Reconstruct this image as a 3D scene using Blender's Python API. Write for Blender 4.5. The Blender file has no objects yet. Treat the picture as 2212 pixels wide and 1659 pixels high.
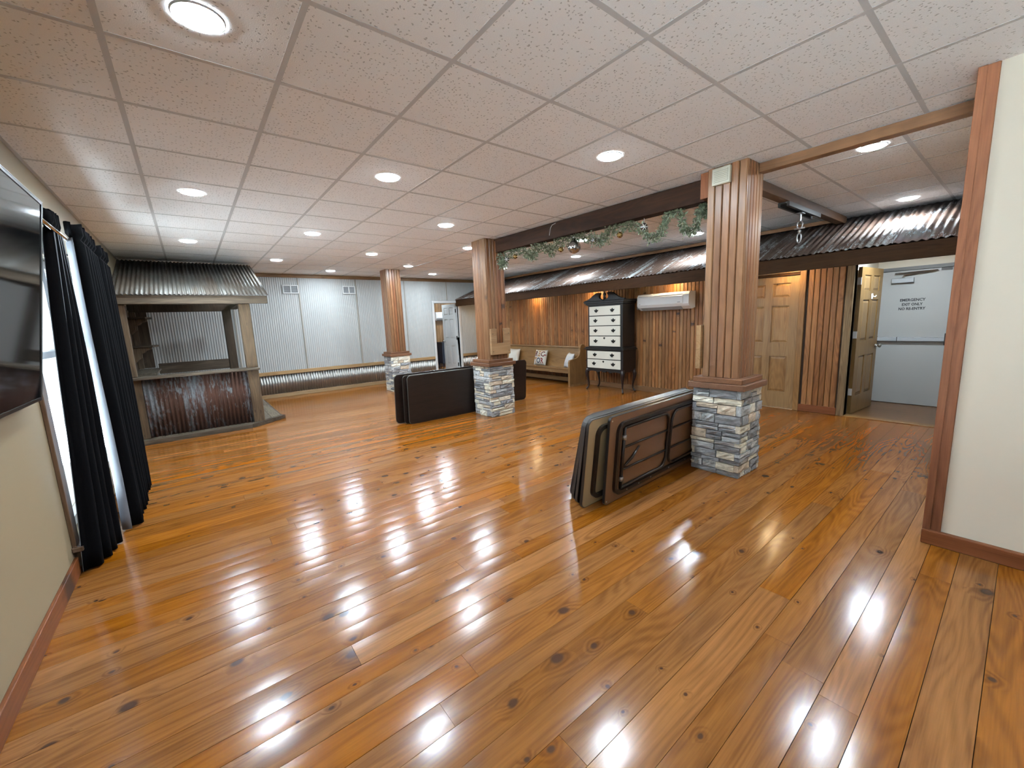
import bpy, bmesh, math, random
from mathutils import Vector, Matrix
random.seed(7)
PI = math.pi
sc = bpy.context.scene
COL = sc.collection

# ------------------------------------------------------------------ camera, world, exposure
cam_d = bpy.data.cameras.new('camera')
cam_d.sensor_fit = 'HORIZONTAL'; cam_d.sensor_width = 36.0
cam_d.lens = 876.3 / 2212 * 36.0
cam_d.clip_start = 0.02; cam_d.clip_end = 200
cam = bpy.data.objects.new('camera', cam_d); COL.objects.link(cam)
right = Vector((0.78263, -0.62111, -0.04131)); down = Vector((-0.12789, -0.09549, -0.98718)); fwd = Vector((0.60920, 0.77788, -0.15417))
mw = Matrix.Identity(4)
for i in range(3):
    mw[i][0] = right[i]; mw[i][1] = -down[i]; mw[i][2] = -fwd[i]
mw[0][3], mw[1][3], mw[2][3] = 0.119, -1.7434, 1.4234
cam.matrix_world = mw
sc.camera = cam

wd = bpy.data.worlds.new('sky'); sc.world = wd; wd.use_nodes = True
bgn = wd.node_tree.nodes['Background']
bgn.inputs[0].default_value = (0.70, 0.86, 1.0, 1); bgn.inputs[1].default_value = 3.0
sc.view_settings.view_transform = 'Standard'
sc.view_settings.look = 'None'
sc.view_settings.gamma = 1
sc.view_settings.use_curve_mapping = False
sc.view_settings.exposure = 0.27
LAMP = 500.0          # radiance of every recessed ceiling lamp
PUCK = 420.0           # radiance of the small lamps under the tin eave

sun_d = bpy.data.lights.new('sun', 'SUN'); sun_d.energy = 330; sun_d.angle = 0.02; sun_d.color = (0.82, 0.94, 1.0)
sun = bpy.data.objects.new('sun', sun_d); COL.objects.link(sun)
sun.rotation_euler = Vector((0.25, 0.62, 1.0)).to_track_quat('Z', 'Y').to_euler()

H = 2.598             # ceiling height

# ------------------------------------------------------------------ helpers
def world_of(o):
    m = o.matrix_basis.copy()
    while o.parent is not None:
        o = o.parent; m = o.matrix_basis @ m
    return m

def M(name, bm, mat, parent=None, smooth=False, local=False, kind=None, label=None, cat=None, group=None):
    """link a bmesh (world coordinates unless local) as one mesh object"""
    if parent is not None and not local:
        bmesh.ops.transform(bm, verts=bm.verts, matrix=world_of(parent).inverted())
    off = None
    if parent is None and not local and kind != 'structure' and len(bm.verts):
        xs = [v.co.x for v in bm.verts]; ys = [v.co.y for v in bm.verts]; zs = [v.co.z for v in bm.verts]
        off = Vector(((min(xs) + max(xs)) / 2, (min(ys) + max(ys)) / 2, min(zs)))
        bmesh.ops.translate(bm, verts=bm.verts, vec=-off)
    bmesh.ops.recalc_face_normals(bm, faces=bm.faces)
    me = bpy.data.meshes.new(name)
    if smooth:
        for f in bm.faces: f.smooth = True
    bm.to_mesh(me); bm.free()
    if mat is not None:
        for m_ in (mat if isinstance(mat, (list, tuple)) else [mat]): me.materials.append(m_)
    o = bpy.data.objects.new(name, me); COL.objects.link(o)
    if off is not None:
        o.location = off; o.matrix_world = Matrix.Translation(off)
    if parent is not None: o.parent = parent
    if kind: o['kind'] = kind
    if label: o['label'] = label
    if cat: o['category'] = cat
    if group: o['group'] = group
    return o

def T(name, label, cat, loc, group=None, rot=None, kind=None):
    o = bpy.data.objects.new(name, None); COL.objects.link(o)
    o.location = loc
    mt = Matrix.Translation(Vector(loc))
    if rot is not None:
        o.rotation_euler = rot
        mt = mt @ o.rotation_euler.to_matrix().to_4x4()
    o.matrix_world = mt
    o.empty_display_size = 0.1
    o['label'] = label; o['category'] = cat
    if group: o['group'] = group
    if kind: o['kind'] = kind
    return o

def inst(src, parent, loc, scale=None, rot=None, name=None):
    o = src.copy(); COL.objects.link(o); o.parent = parent; o.location = loc
    if scale: o.scale = scale
    if rot: o.rotation_euler = rot
    return o

def NB(): return bmesh.new()

def box(bm, x0, x1, y0, y1, z0, z1, bev=0.0):
    vs = [bm.verts.new((x, y, z)) for z in (z0, z1) for y in (y0, y1) for x in (x0, x1)]
    fs = [(0, 1, 3, 2), (4, 6, 7, 5), (0, 4, 5, 1), (2, 3, 7, 6), (0, 2, 6, 4), (1, 5, 7, 3)]
    faces = [bm.faces.new([vs[i] for i in f]) for f in fs]
    if bev > 0:
        es = list({e for f in faces for e in f.edges})
        bmesh.ops.bevel(bm, geom=es, offset=bev, segments=1, affect='EDGES', profile=0.5)
    return bm

def B(*a, bev=0.0): return box(NB(), *a, bev=bev)

def prism(bm, poly, axis, a, b, bev=0.0):
    """extrude a 2-D polygon along axis. axis 'y': poly=(x,z); 'x': poly=(y,z); 'z': poly=(x,y)"""
    def P(p, t):
        return {'y': (p[0], t, p[1]), 'x': (t, p[0], p[1]), 'z': (p[0], p[1], t)}[axis]
    v0 = [bm.verts.new(P(p, a)) for p in poly]; v1 = [bm.verts.new(P(p, b)) for p in poly]
    n = len(poly)
    fs = [bm.faces.new(v0[::-1]), bm.faces.new(v1)]
    for i in range(n):
        fs.append(bm.faces.new((v0[i], v0[(i + 1) % n], v1[(i + 1) % n], v1[i])))
    if bev > 0:
        es = list({e for f in fs[:2] for e in f.edges})
        bmesh.ops.bevel(bm, geom=es, offset=bev, segments=2, affect='EDGES', profile=0.5)
    return bm

def tube(bm, pts, rad, seg=8, caps=True):
    pts = [Vector(p) for p in pts]; n = len(pts)
    rads = rad if isinstance(rad, (list, tuple)) else [rad] * n
    rings = []; prev = None
    for i, p in enumerate(pts):
        t = (pts[min(i + 1, n - 1)] - pts[max(i - 1, 0)]).normalized()
        if prev is None:
            a = Vector((0, 0, 1)) if abs(t.z) < 0.9 else Vector((1, 0, 0))
            u = t.cross(a).normalized()
        else:
            u = (prev - t * prev.dot(t)).normalized()
        w = t.cross(u); prev = u
        rings.append([bm.verts.new(p + (u * math.cos(2 * PI * k / seg) + w * math.sin(2 * PI * k / seg)) * rads[i]) for k in range(seg)])
    for i in range(n - 1):
        for k in range(seg):
            bm.faces.new((rings[i][k], rings[i][(k + 1) % seg], rings[i + 1][(k + 1) % seg], rings[i + 1][k]))
    if caps:
        bm.faces.new(rings[0][::-1]); bm.faces.new(rings[-1])
    return bm

def lathe(bm, prof, c, seg=20, axis='z'):
    c = Vector(c); rings = []
    for r, h in prof:
        ring = []
        for k in range(seg):
            a = 2 * PI * k / seg
            x, y = r * math.cos(a), r * math.sin(a)
            v = {'z': Vector((x, y, h)), 'x': Vector((h, x, y)), 'y': Vector((x, h, y))}[axis]
            ring.append(bm.verts.new(c + v))
        rings.append(ring)
    for i in range(len(rings) - 1):
        for k in range(seg):
            bm.faces.new((rings[i][k], rings[i][(k + 1) % seg], rings[i + 1][(k + 1) % seg], rings[i + 1][k]))
    bm.faces.new(rings[0][::-1]); bm.faces.new(rings[-1])
    return bm

def corrugated(width, length, pitch, amp, th=0.0012, per=6, shape='sine'):
    """sheet in local coordinates: X across the ribs, Y along them, Z out"""
    bm = NB(); n = int(round(width / pitch * per))
    rows = []
    for sgn in (1, -1):
        for j, y in enumerate((0, length)):
            r = []
            for i in range(n + 1):
                x = width * i / n
                ph = x / pitch
                if shape == 'sine': z = amp * math.sin(2 * PI * ph)
                else:
                    f = ph % 1.0; z = amp if f < 0.30 else (amp * (0.42 - f) / 0.12 if f < 0.42 else (0 if f < 0.88 else amp * (f - 0.88) / 0.12))
                r.append(bm.verts.new((x, y, z + sgn * th)))
            rows.append(r)
    a0, a1, b0, b1 = rows
    for i in range(n):
        bm.faces.new((a0[i], a0[i + 1], a1[i + 1], a1[i])); bm.faces.new((b0[i + 1], b0[i], b1[i], b1[i + 1]))
        bm.faces.new((a0[i + 1], a0[i], b0[i], b0[i + 1])); bm.faces.new((a1[i], a1[i + 1], b1[i + 1], b1[i]))
    bm.faces.new((a0[0], a1[0], b1[0], b0[0])); bm.faces.new((a0[n], b0[n], b1[n], a1[n]))
    return bm

# ------------------------------------------------------------------ materials
class NT:
    def __init__(s, name):
        s.m = bpy.data.materials.new(name); s.m.use_nodes = True
        s.t = s.m.node_tree; s.b = s.t.nodes['Principled BSDF']
    def n(s, typ, **kw):
        nd = s.t.nodes.new(typ)
        for k, v in kw.items():
            if k.startswith('i_'):
                key = k[2:]; key = int(key) if key.isdigit() else key
                nd.inputs[key].default_value = v
            else: setattr(nd, k, v)
        return nd
    def l(s, a, b): s.t.links.new(a, b)
    def math(s, op, a, b=None, c=None):
        nd = s.n('ShaderNodeMath', operation=op)
        for i, v in enumerate((a, b, c)):
            if v is None: continue
            if isinstance(v, (int, float)): nd.inputs[i].default_value = v
            else: s.l(v, nd.inputs[i])
        return nd.outputs[0]
    def ramp(s, fac, stops):
        nd = s.n('ShaderNodeValToRGB'); cr = nd.color_ramp
        while len(cr.elements) < len(stops): cr.elements.new(0.5)
        for e, (p, c) in zip(cr.elements, stops):
            e.position = p; e.color = (c[0], c[1], c[2], 1) if isinstance(c, (tuple, list)) else (c, c, c, 1)
        s.l(fac, nd.inputs[0]); return nd.outputs[0]
    def mix(s, fac, a, b, mode='MIX'):
        nd = s.n('ShaderNodeMix', data_type='RGBA', blend_type=mode)
        for i, v in ((0, fac), (6, a), (7, b)):
            if isinstance(v, (int, float)): nd.inputs[i].default_value = v
            elif isinstance(v, tuple): nd.inputs[i].default_value = (v[0], v[1], v[2], 1)
            else: s.l(v, nd.inputs[i])
        return nd.outputs[2]

def tone(name):
    # one calibration for all paints and woods against the lamp level; the pale tiles and wall paints carry their own
    return 1.0 if name in ('grid_paint', 'cream_paint', 'tan_paint', 'porch_concrete', 'white_plastic', 'cream_drawer_paint') else 0.61

def plain(name, col, rough=0.6, metal=0.0, spec=0.5, noise=0.0, nscale=8.0, coat=0.0, bump=0.0, bscale=60.0, sheen=0.0):
    k = NT(name); b = k.b
    col = tuple(c * tone(name) for c in col)
    b.inputs['Base Color'].default_value = (*col, 1); b.inputs['Roughness'].default_value = rough
    b.inputs['Metallic'].default_value = metal; b.inputs['Specular IOR Level'].default_value = spec
    b.inputs['Coat Weight'].default_value = coat
    b.inputs['Sheen Weight'].default_value = sheen
    tc = k.n('ShaderNodeTexCoord')
    if noise > 0:
        nz = k.n('ShaderNodeTexNoise', i_Scale=nscale, i_Detail=4.0); k.l(tc.outputs['Object'], nz.inputs['Vector'])
        c = k.mix(nz.outputs[0], tuple(x * (1 - noise) for x in col), tuple(min(1, x * (1 + noise)) for x in col))
        k.l(c, b.inputs['Base Color'])
    if bump > 0:
        n2 = k.n('ShaderNodeTexNoise', i_Scale=bscale, i_Detail=3.0); k.l(tc.outputs['Object'], n2.inputs['Vector'])
        bp = k.n('ShaderNodeBump', i_Strength=bump, i_Distance=0.002); k.l(n2.outputs[0], bp.inputs['Height']); k.l(bp.outputs[0], b.inputs['Normal'])
    return k.m

def emit(name, col, strength):
    k = NT(name)
    k.b.inputs['Base Color'].default_value = (0.8, 0.8, 0.8, 1)
    k.b.inputs['Emission Color'].default_value = (*col, 1); k.b.inputs['Emission Strength'].default_value = strength
    return k.m

def wood(name, tones, axis='x', rough=0.4, vary=0.25, knots=0.5, ks=(1.5, 5.0), grain=1.0, gloss_noise=0.0, bump=0.15, coat=0.0, knot_col=(0.03, 0.012, 0.006), hue=0.0, streak=0.5, spec=0.35, wav=0.0, bigv=0.16):
    """grain along the object's own axis; every object gets its own tone and its own patch of grain"""
    tones = [tuple(c * tone(name) for c in t) for t in tones]
    k = NT(name); b = k.b
    tc = k.n('ShaderNodeTexCoord'); oi = k.n('ShaderNodeObjectInfo')
    sp = k.n('ShaderNodeSeparateXYZ'); k.l(tc.outputs['Object'], sp.inputs[0])
    order = {'x': (0, 1, 2), 'y': (1, 0, 2), 'z': (2, 0, 1)}[axis]
    rnd = oi.outputs['Random']
    lo = k.math('ADD', sp.outputs[order[0]], k.math('MULTIPLY', rnd, 53.0))
    c1 = k.math('ADD', sp.outputs[order[1]], k.math('MULTIPLY', rnd, 17.3)); c2 = sp.outputs[order[2]]
    def vec(a, bb, cc):
        cb = k.n('ShaderNodeCombineXYZ')
        k.l(k.math('MULTIPLY', lo, a), cb.inputs[0]); k.l(k.math('MULTIPLY', c1, bb), cb.inputs[1]); k.l(k.math('MULTIPLY', c2, cc), cb.inputs[2])
        return cb.outputs[0]
    # knots
    vo = k.n('ShaderNodeTexVoronoi', voronoi_dimensions='2D', feature='F1', i_Scale=1.0, i_Randomness=1.0)
    nzk = k.n('ShaderNodeTexNoise', i_Scale=9.0, i_Detail=2.0); k.l(vec(1, 1, 1), nzk.inputs['Vector'])
    vv = k.n('ShaderNodeVectorMath', operation='ADD'); k.l(vec(ks[0], ks[1], ks[1]), vv.inputs[0])
    sv = k.n('ShaderNodeVectorMath', operation='SCALE'); k.l(nzk.outputs[1], sv.inputs[0]); sv.inputs['Scale'].default_value = 0.12
    k.l(sv.outputs[0], vv.inputs[1]); k.l(vv.outputs[0], vo.inputs['Vector'])
    sepc = k.n('ShaderNodeSeparateColor'); k.l(vo.outputs['Color'], sepc.inputs[0])
    gate = k.math('LESS_THAN', sepc.outputs[0], knots)
    size = k.math('MULTIPLY_ADD', k.math('POWER', sepc.outputs[1], 2.5), 0.13, 0.035)
    kd = k.math('DIVIDE', vo.outputs['Distance'], size)
    kmask = k.math('MULTIPLY', k.ramp(kd, [(0.55, 1.0), (1.0, 0.0)]), gate)
    halo = k.math('MULTIPLY', k.ramp(k.math('MULTIPLY', kd, 0.33), [(0.1, 1.0), (1.0, 0.0)]), gate)
    # grain, bent around the knots
    n1 = k.n('ShaderNodeTexNoise', i_Scale=1.0, i_Detail=5.0, i_Roughness=0.6, i_Distortion=0.6); k.l(vec(1.1 * grain, 13 * grain, 13 * grain), n1.inputs['Vector'])
    n2 = k.n('ShaderNodeTexNoise', i_Scale=1.0, i_Detail=3.0, i_Distortion=0.3); k.l(vec(5 * grain, 170 * grain, 170 * grain), n2.inputs['Vector'])
    n3 = k.n('ShaderNodeTexNoise', i_Scale=1.0, i_Detail=2.0); k.l(vec(0.5, 3.0, 3.0), n3.inputs['Vector'])
    wv = k.n('ShaderNodeTexNoise', i_Scale=1.0, i_Detail=1.0, i_Distortion=0.2); k.l(vec(0.8 * grain, 6.5 * grain, 6.5 * grain), wv.inputs['Vector'])
    ring = k.math('MULTIPLY_ADD', k.math('SINE', k.math('MULTIPLY', k.math('SUBTRACT', wv.outputs[0], k.math('MULTIPLY', halo, 0.12)), 85.0)), 0.5, 0.5)
    g = k.math('ADD', k.math('MULTIPLY', n1.outputs[0], 0.80), k.math('MULTIPLY', ring, 0.16))
    g = k.math('ADD', g, k.math('MULTIPLY', halo, -0.18))
    col = k.ramp(g, [(0.22, tones[0]), (0.48, tones[1]), (0.78, tones[2])])
    fine = k.ramp(n2.outputs[0], [(0.35, 1.0 - 0.35 * streak), (0.62, 1.0)])
    col = k.mix(1.0, col, fine, 'MULTIPLY')
    big = k.ramp(n3.outputs[0], [(0.3, 1 - bigv), (0.7, 1 + bigv * 0.7)])
    col = k.mix(1.0, col, big, 'MULTIPLY')
    hs = k.n('ShaderNodeHueSaturation')
    k.l(k.math('MULTIPLY_ADD', rnd, 2 * vary, 1.0 - vary), hs.inputs['Value'])
    r2 = k.math('FRACT', k.math('MULTIPLY', rnd, 7.31))
    k.l(k.math('MULTIPLY_ADD', r2, 2 * hue, 0.5 - hue), hs.inputs['Hue'])
    k.l(k.math('MULTIPLY_ADD', r2, -0.12, 1.06), hs.inputs['Saturation'])
    k.l(col, hs.inputs['Color'])
    col = k.mix(k.math('MULTIPLY', kmask, 0.92), hs.outputs[0], knot_col)
    k.l(col, b.inputs['Base Color'])
    b.inputs['Specular IOR Level'].default_value = spec
    b.inputs['Coat Weight'].default_value = coat; b.inputs['Coat Roughness'].default_value = 0.08
    if gloss_noise > 0:
        n4 = k.n('ShaderNodeTexNoise', i_Scale=1.0, i_Detail=4.0); k.l(vec(9, 22, 22), n4.inputs['Vector'])
        k.l(k.math('MULTIPLY_ADD', n4.outputs[0], gloss_noise, rough - gloss_noise * 0.5), b.inputs['Roughness'])
    else: b.inputs['Roughness'].default_value = rough
    hgt = k.math('ADD', n2.outputs[0], k.math('MULTIPLY', kmask, -1.0))
    bp = k.n('ShaderNodeBump', i_Strength=bump, i_Distance=0.001); k.l(hgt, bp.inputs['Height'])
    if wav > 0:
        n5 = k.n('ShaderNodeTexNoise', i_Scale=1.0, i_Detail=1.0); k.l(vec(3.5, 14, 14), n5.inputs['Vector'])
        b2 = k.n('ShaderNodeBump', i_Strength=wav, i_Distance=0.004); k.l(n5.outputs[0], b2.inputs['Height'])
        k.l(b2.outputs[0], bp.inputs['Normal'])
    k.l(bp.outputs[0], b.inputs['Normal'])
    if coat > 0: k.l(bp.outputs[0], b.inputs['Coat Normal'])
    return k.m

def tin(name, clean, rust,  amount=0.5, streak=(16.0, 1.3), fleck=0.0, metal=0.75, rough=(0.3, 0.75), vary=0.3):
    """galvanised tin: rust runs along local Y, different on each sheet"""
    k = NT(name); b = k.b
    tc = k.n('ShaderNodeTexCoord'); oi = k.n('ShaderNodeObjectInfo'); rnd = oi.outputs['Random']
    sp = k.n('ShaderNodeSeparateXYZ'); k.l(tc.outputs['Object'], sp.inputs[0])
    x = k.math('ADD', sp.outputs[0], k.math('MULTIPLY', rnd, 41.0)); y = k.math('ADD', sp.outputs[1], k.math('MULTIPLY', rnd, 13.0))
    def vec(a, c):
        cb = k.n('ShaderNodeCombineXYZ'); k.l(k.math('MULTIPLY', x, a), cb.inputs[0]); k.l(k.math('MULTIPLY', y, c), cb.inputs[1]); return cb.outputs[0]
    n1 = k.n('ShaderNodeTexNoise', i_Scale=1.0, i_Detail=5.0, i_Roughness=0.65); k.l(vec(*streak), n1.inputs['Vector'])
    n2 = k.n('ShaderNodeTexNoise', i_Scale=1.0, i_Detail=2.0); k.l(vec(3.2, 0.25), n2.inputs['Vector'])
    n3 = k.n('ShaderNodeTexNoise', i_Scale=1.0, i_Detail=4.0, i_Roughness=0.7); k.l(vec(45, 18), n3.inputs['Vector'])
    f = k.math('ADD', k.math('MULTIPLY', n1.outputs[0], 0.5), k.math('MULTIPLY', n2.outputs[0], 0.6))
    f = k.math('ADD', f, k.math('MULTIPLY_ADD', n3.outputs[0], 0.25, -0.125))
    mask = k.ramp(f, [(0.62 - amount * 0.22, 0.0), (0.72 - amount * 0.22, 1.0)])
    if fleck > 0:
        n4 = k.n('ShaderNodeTexNoise', i_Scale=1.0, i_Detail=3.0, i_Roughness=0.6); k.l(vec(60, 9), n4.inputs['Vector'])
        n5 = k.n('ShaderNodeTexNoise', i_Scale=1.0, i_Detail=2.0); k.l(vec(5, 2.2), n5.inputs['Vector'])
        fl = k.ramp(k.math('MULTIPLY', n4.outputs[0], n5.outputs[0]), [(0.31, 0.0), (0.36, fleck)])
        mask = k.math('MULTIPLY', mask, k.math('SUBTRACT', 1.0, fl))
    cl = k.mix(n3.outputs[0], tuple(c * 0.72 for c in clean), tuple(min(1, c * 1.2) for c in clean))
    rs = k.mix(n3.outputs[0], tuple(c * 0.6 for c in rust), tuple(min(1, c * 1.5) for c in rust))
    col = k.mix(mask, cl, rs)
    hs = k.n('ShaderNodeHueSaturation'); k.l(k.math('MULTIPLY_ADD', rnd, 2 * vary, 1 - vary), hs.inputs['Value']); k.l(col, hs.inputs['Color'])
    k.l(hs.outputs[0], b.inputs['Base Color'])
    k.l(k.math('MULTIPLY_ADD', mask, -metal * 0.75, metal), b.inputs['Metallic'])
    k.l(k.math('MULTIPLY_ADD', mask, rough[1] - rough[0], rough[0]), b.inputs['Roughness'])
    bp = k.n('ShaderNodeBump', i_Strength=0.15, i_Distance=0.001); k.l(n3.outputs[0], bp.inputs['Height']); k.l(bp.outputs[0], b.inputs['Normal'])
    return k.m

def stone_mat():
    k = NT('ledge_stone'); b = k.b
    tc = k.n('ShaderNodeTexCoord'); oi = k.n('ShaderNodeObjectInfo'); rnd = oi.outputs['Random']
    va = k.n('ShaderNodeVectorMath', operation='ADD'); k.l(tc.outputs['Object'], va.inputs[0])
    cb = k.n('ShaderNodeCombineXYZ'); k.l(k.math('MULTIPLY', rnd, 31.0), cb.inputs[0]); k.l(k.math('MULTIPLY', rnd, 77.0), cb.inputs[1]); k.l(cb.outputs[0], va.inputs[1])
    base = k.n('ShaderNodeValToRGB'); base.color_ramp.interpolation = 'CONSTANT'
    cols = [(0.0, (0.115, 0.115, 0.118)), (0.2, (0.17, 0.172, 0.175)), (0.36, (0.235, 0.235, 0.23)), (0.5, (0.14, 0.142, 0.15)), (0.6, (0.33, 0.30, 0.235)), (0.72, (0.40, 0.38, 0.32)), (0.82, (0.27, 0.22, 0.165)), (0.9, (0.21, 0.215, 0.215))]
    while len(base.color_ramp.elements) < len(cols): base.color_ramp.elements.new(0.5)
    for e, (p, c) in zip(base.color_ramp.elements, cols): e.position = p; e.color = (*c, 1)
    k.l(rnd, base.inputs[0])
    n1 = k.n('ShaderNodeTexNoise', i_Scale=3.0, i_Detail=6.0, i_Roughness=0.65, i_Distortion=0.8); k.l(va.outputs[0], n1.inputs['Vector'])
    n2 = k.n('ShaderNodeTexNoise', i_Scale=14.0, i_Detail=5.0, i_Roughness=0.7); k.l(va.outputs[0], n2.inputs['Vector'])
    col = k.mix(1.0, base.outputs[0], k.ramp(n1.outputs[0], [(0.3, 1.05), (0.72, 2.5)]), 'MULTIPLY')
    col = k.mix(k.ramp(n2.outputs[0], [(0.6, 0.0), (0.78, 0.6)]), col, (0.42, 0.41, 0.38))
    k.l(col, b.inputs['Base Color']); b.inputs['Roughness'].default_value = 0.72
    bp = k.n('ShaderNodeBump', i_Strength=0.5, i_Distance=0.006); k.l(n1.outputs[0], bp.inputs['Height']); k.l(bp.outputs[0], b.inputs['Normal'])
    return k.m

def tile_mat():
    k = NT('acoustic_tile'); b = k.b
    tc = k.n('ShaderNodeTexCoord'); oi = k.n('ShaderNodeObjectInfo'); rnd = oi.outputs['Random']
    va = k.n('ShaderNodeVectorMath', operation='ADD'); k.l(tc.outputs['Object'], va.inputs[0])
    cb = k.n('ShaderNodeCombineXYZ'); k.l(k.math('MULTIPLY', rnd, 31.0), cb.inputs[0]); k.l(k.math('MULTIPLY', rnd, 57.0), cb.inputs[1]); k.l(cb.outputs[0], va.inputs[1])
    vo = k.n('ShaderNodeTexVoronoi', voronoi_dimensions='2D', i_Scale=52.0); 
    nz = k.n('ShaderNodeTexNoise', i_Scale=60.0, i_Detail=1.0); k.l(va.outputs[0], nz.inputs['Vector'])
    ad = k.n('ShaderNodeVectorMath', operation='MULTIPLY_ADD'); k.l(nz.outputs[1], ad.inputs[0]); ad.inputs[1].default_value = (0.022, 0.022, 0); k.l(va.outputs[0], ad.inputs[2])
    k.l(ad.outputs[0], vo.inputs['Vector'])
    sc_ = k.n('ShaderNodeSeparateColor'); k.l(vo.outputs['Color'], sc_.inputs[0])
    gate = k.math('LESS_THAN', sc_.outputs[0], 0.42)
    pit = k.math('MULTIPLY', k.ramp(vo.outputs['Distance'], [(0.12, 1.0), (0.24, 0.0)]), gate)
    n2 = k.n('ShaderNodeTexNoise', i_Scale=220.0, i_Detail=2.0); k.l(va.outputs[0], n2.inputs['Vector'])
    basec = k.mix(n2.outputs[0], (0.84, 0.84, 0.84), (0.96, 0.96, 0.96))
    k.l(k.mix(k.math('MULTIPLY', pit, 0.6), basec, (0.24, 0.23, 0.22)), b.inputs['Base Color'])
    b.inputs['Roughness'].default_value = 0.9; b.inputs['Specular IOR Level'].default_value = 0.2
    bp = k.n('ShaderNodeBump', i_Strength=0.4, i_Distance=0.002); k.l(k.math('SUBTRACT', n2.outputs[0], pit), bp.inputs['Height']); k.l(bp.outputs[0], b.inputs['Normal'])
    return k.m

def glass_mat():
    k = NT('window_glass'); t = k.t
    out = t.nodes['Material Output']
    tr = k.n('ShaderNodeBsdfTransparent'); gl = k.n('ShaderNodeBsdfGlossy', i_Roughness=0.02)
    fr = k.n('ShaderNodeLayerWeight', i_Blend=0.5); mx = k.n('ShaderNodeMixShader')
    k.l(k.math('MULTIPLY_ADD', k.math('POWER', fr.outputs['Facing'], 6.0), 0.6, 0.04), mx.inputs[0]); k.l(tr.outputs[0], mx.inputs[1]); k.l(gl.outputs[0], mx.inputs[2]); k.l(mx.outputs[0], out.inputs[0])
    return k.m

FLOORW = wood('floor_pine', [(0.20, 0.066, 0.0115), (0.34, 0.122, 0.0230), (0.42, 0.162, 0.033)], 'x', rough=0.18, vary=0.14, knots=0.45, ks=(4.0, 5.2), gloss_noise=0.10, bump=0.025, hue=0.003, knot_col=(0.045, 0.02, 0.012), wav=0.08, bigv=0.12, spec=0.27, streak=0.4)
WALLW = wood('wall_pine', [(0.22, 0.088, 0.030), (0.43, 0.19, 0.066), (0.55, 0.265, 0.10)], 'z', rough=0.45, vary=0.15, knots=0.34, ks=(3.2, 7.0), bump=0.2, hue=0.006)
COLW = wood('column_cedar', [(0.20, 0.078, 0.031), (0.295, 0.128, 0.053), (0.355, 0.163, 0.072)], 'z', rough=0.36, vary=0.12, knots=0.16, ks=(1.6, 6.0), bump=0.2, hue=0.008)
CAPW = wood('cap_cedar', [(0.16, 0.062, 0.026), (0.225, 0.092, 0.038), (0.27, 0.115, 0.05)], 'x', rough=0.5, vary=0.08, knots=0.05)
TRIMW_Z = wood('red_trim_upright', [(0.21, 0.068, 0.026), (0.29, 0.100, 0.040), (0.35, 0.13, 0.056)], 'z', rough=0.5, vary=0.06, knots=0.12, ks=(1.2, 8), spec=0.12)
TRIMW_Y = wood('red_trim_level', [(0.21, 0.068, 0.026), (0.29, 0.100, 0.040), (0.35, 0.13, 0.056)], 'y', rough=0.45, vary=0.06, knots=0.05, spec=0.2)
DARKBEAM = wood('dark_beam_wood', [(0.020, 0.0085, 0.005), (0.042, 0.018, 0.010), (0.07, 0.030, 0.016)], 'y', rough=0.6, vary=0.05, knots=0.2, ks=(0.8, 6), spec=0.08)
DARKBEAM_X = wood('dark_crossbeam_wood', [(0.06, 0.026, 0.012), (0.115, 0.052, 0.022), (0.15, 0.07, 0.03)], 'x', rough=0.6, vary=0.05, knots=0.2, ks=(0.8, 6))
FASCIAW = wood('fascia_wood', [(0.036, 0.0145, 0.0055), (0.056, 0.0235, 0.0085), (0.07, 0.030, 0.011)], 'y', rough=0.6, vary=0.05, knots=0.1, spec=0.08)
HEADERW = wood('header_wood', [(0.20, 0.085, 0.03), (0.30, 0.135, 0.05), (0.36, 0.17, 0.07)], 'y', rough=0.5, vary=0.05, knots=0.1)
PALE_X = wood('pale_pine_rail', [(0.40, 0.24, 0.11), (0.52, 0.335, 0.165), (0.60, 0.41, 0.22)], 'x', rough=0.5, vary=0.08, knots=0.2, ks=(1.5, 9))
PALE_Z = wood('pale_pine_block', [(0.36, 0.19, 0.085), (0.46, 0.265, 0.125), (0.53, 0.33, 0.17)], 'x', rough=0.5, vary=0.08, knots=0.2, ks=(3, 9))
BROWNTRIM = wood('crown_wood', [(0.20, 0.10, 0.042), (0.29, 0.15, 0.063), (0.35, 0.19, 0.085)], 'x', rough=0.5, vary=0.05, knots=0.05)
BARN_X = wood('barn_board_level', [(0.06, 0.041, 0.026), (0.12, 0.085, 0.055), (0.19, 0.14, 0.095)], 'x', rough=0.8, vary=0.18, knots=0.15, streak=1.0, bump=0.6)
BARN_Y = wood('barn_board_deck', [(0.085, 0.066, 0.046), (0.19, 0.152, 0.108), (0.29, 0.24, 0.175)], 'y', rough=0.75, vary=0.18, knots=0.12, streak=1.0, bump=0.5)
BARN_Z = wood('barn_post', [(0.09, 0.056, 0.031), (0.165, 0.107, 0.061), (0.25, 0.172, 0.103)], 'z', rough=0.75, vary=0.15, knots=0.3, streak=1.0, bump=0.5, ks=(3, 12))
BARN_DARK = wood('barn_cladding', [(0.045, 0.028, 0.016), (0.085, 0.054, 0.03), (0.125, 0.085, 0.05)], 'z', rough=0.8, vary=0.15, knots=0.1, streak=1.0, bump=0.4)
DOORW = wood('door_pine', [(0.29, 0.145, 0.05), (0.42, 0.225, 0.082), (0.50, 0.285, 0.115)], 'z', rough=0.36, vary=0.06, knots=0.12, ks=(1.0, 6), hue=0.004)
DOORW2 = wood('hall_door_pine', [(0.22, 0.125, 0.046), (0.31, 0.185, 0.075), (0.38, 0.235, 0.10)], 'z', rough=0.36, vary=0.06, knots=0.12, ks=(1.0, 6))
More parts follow.
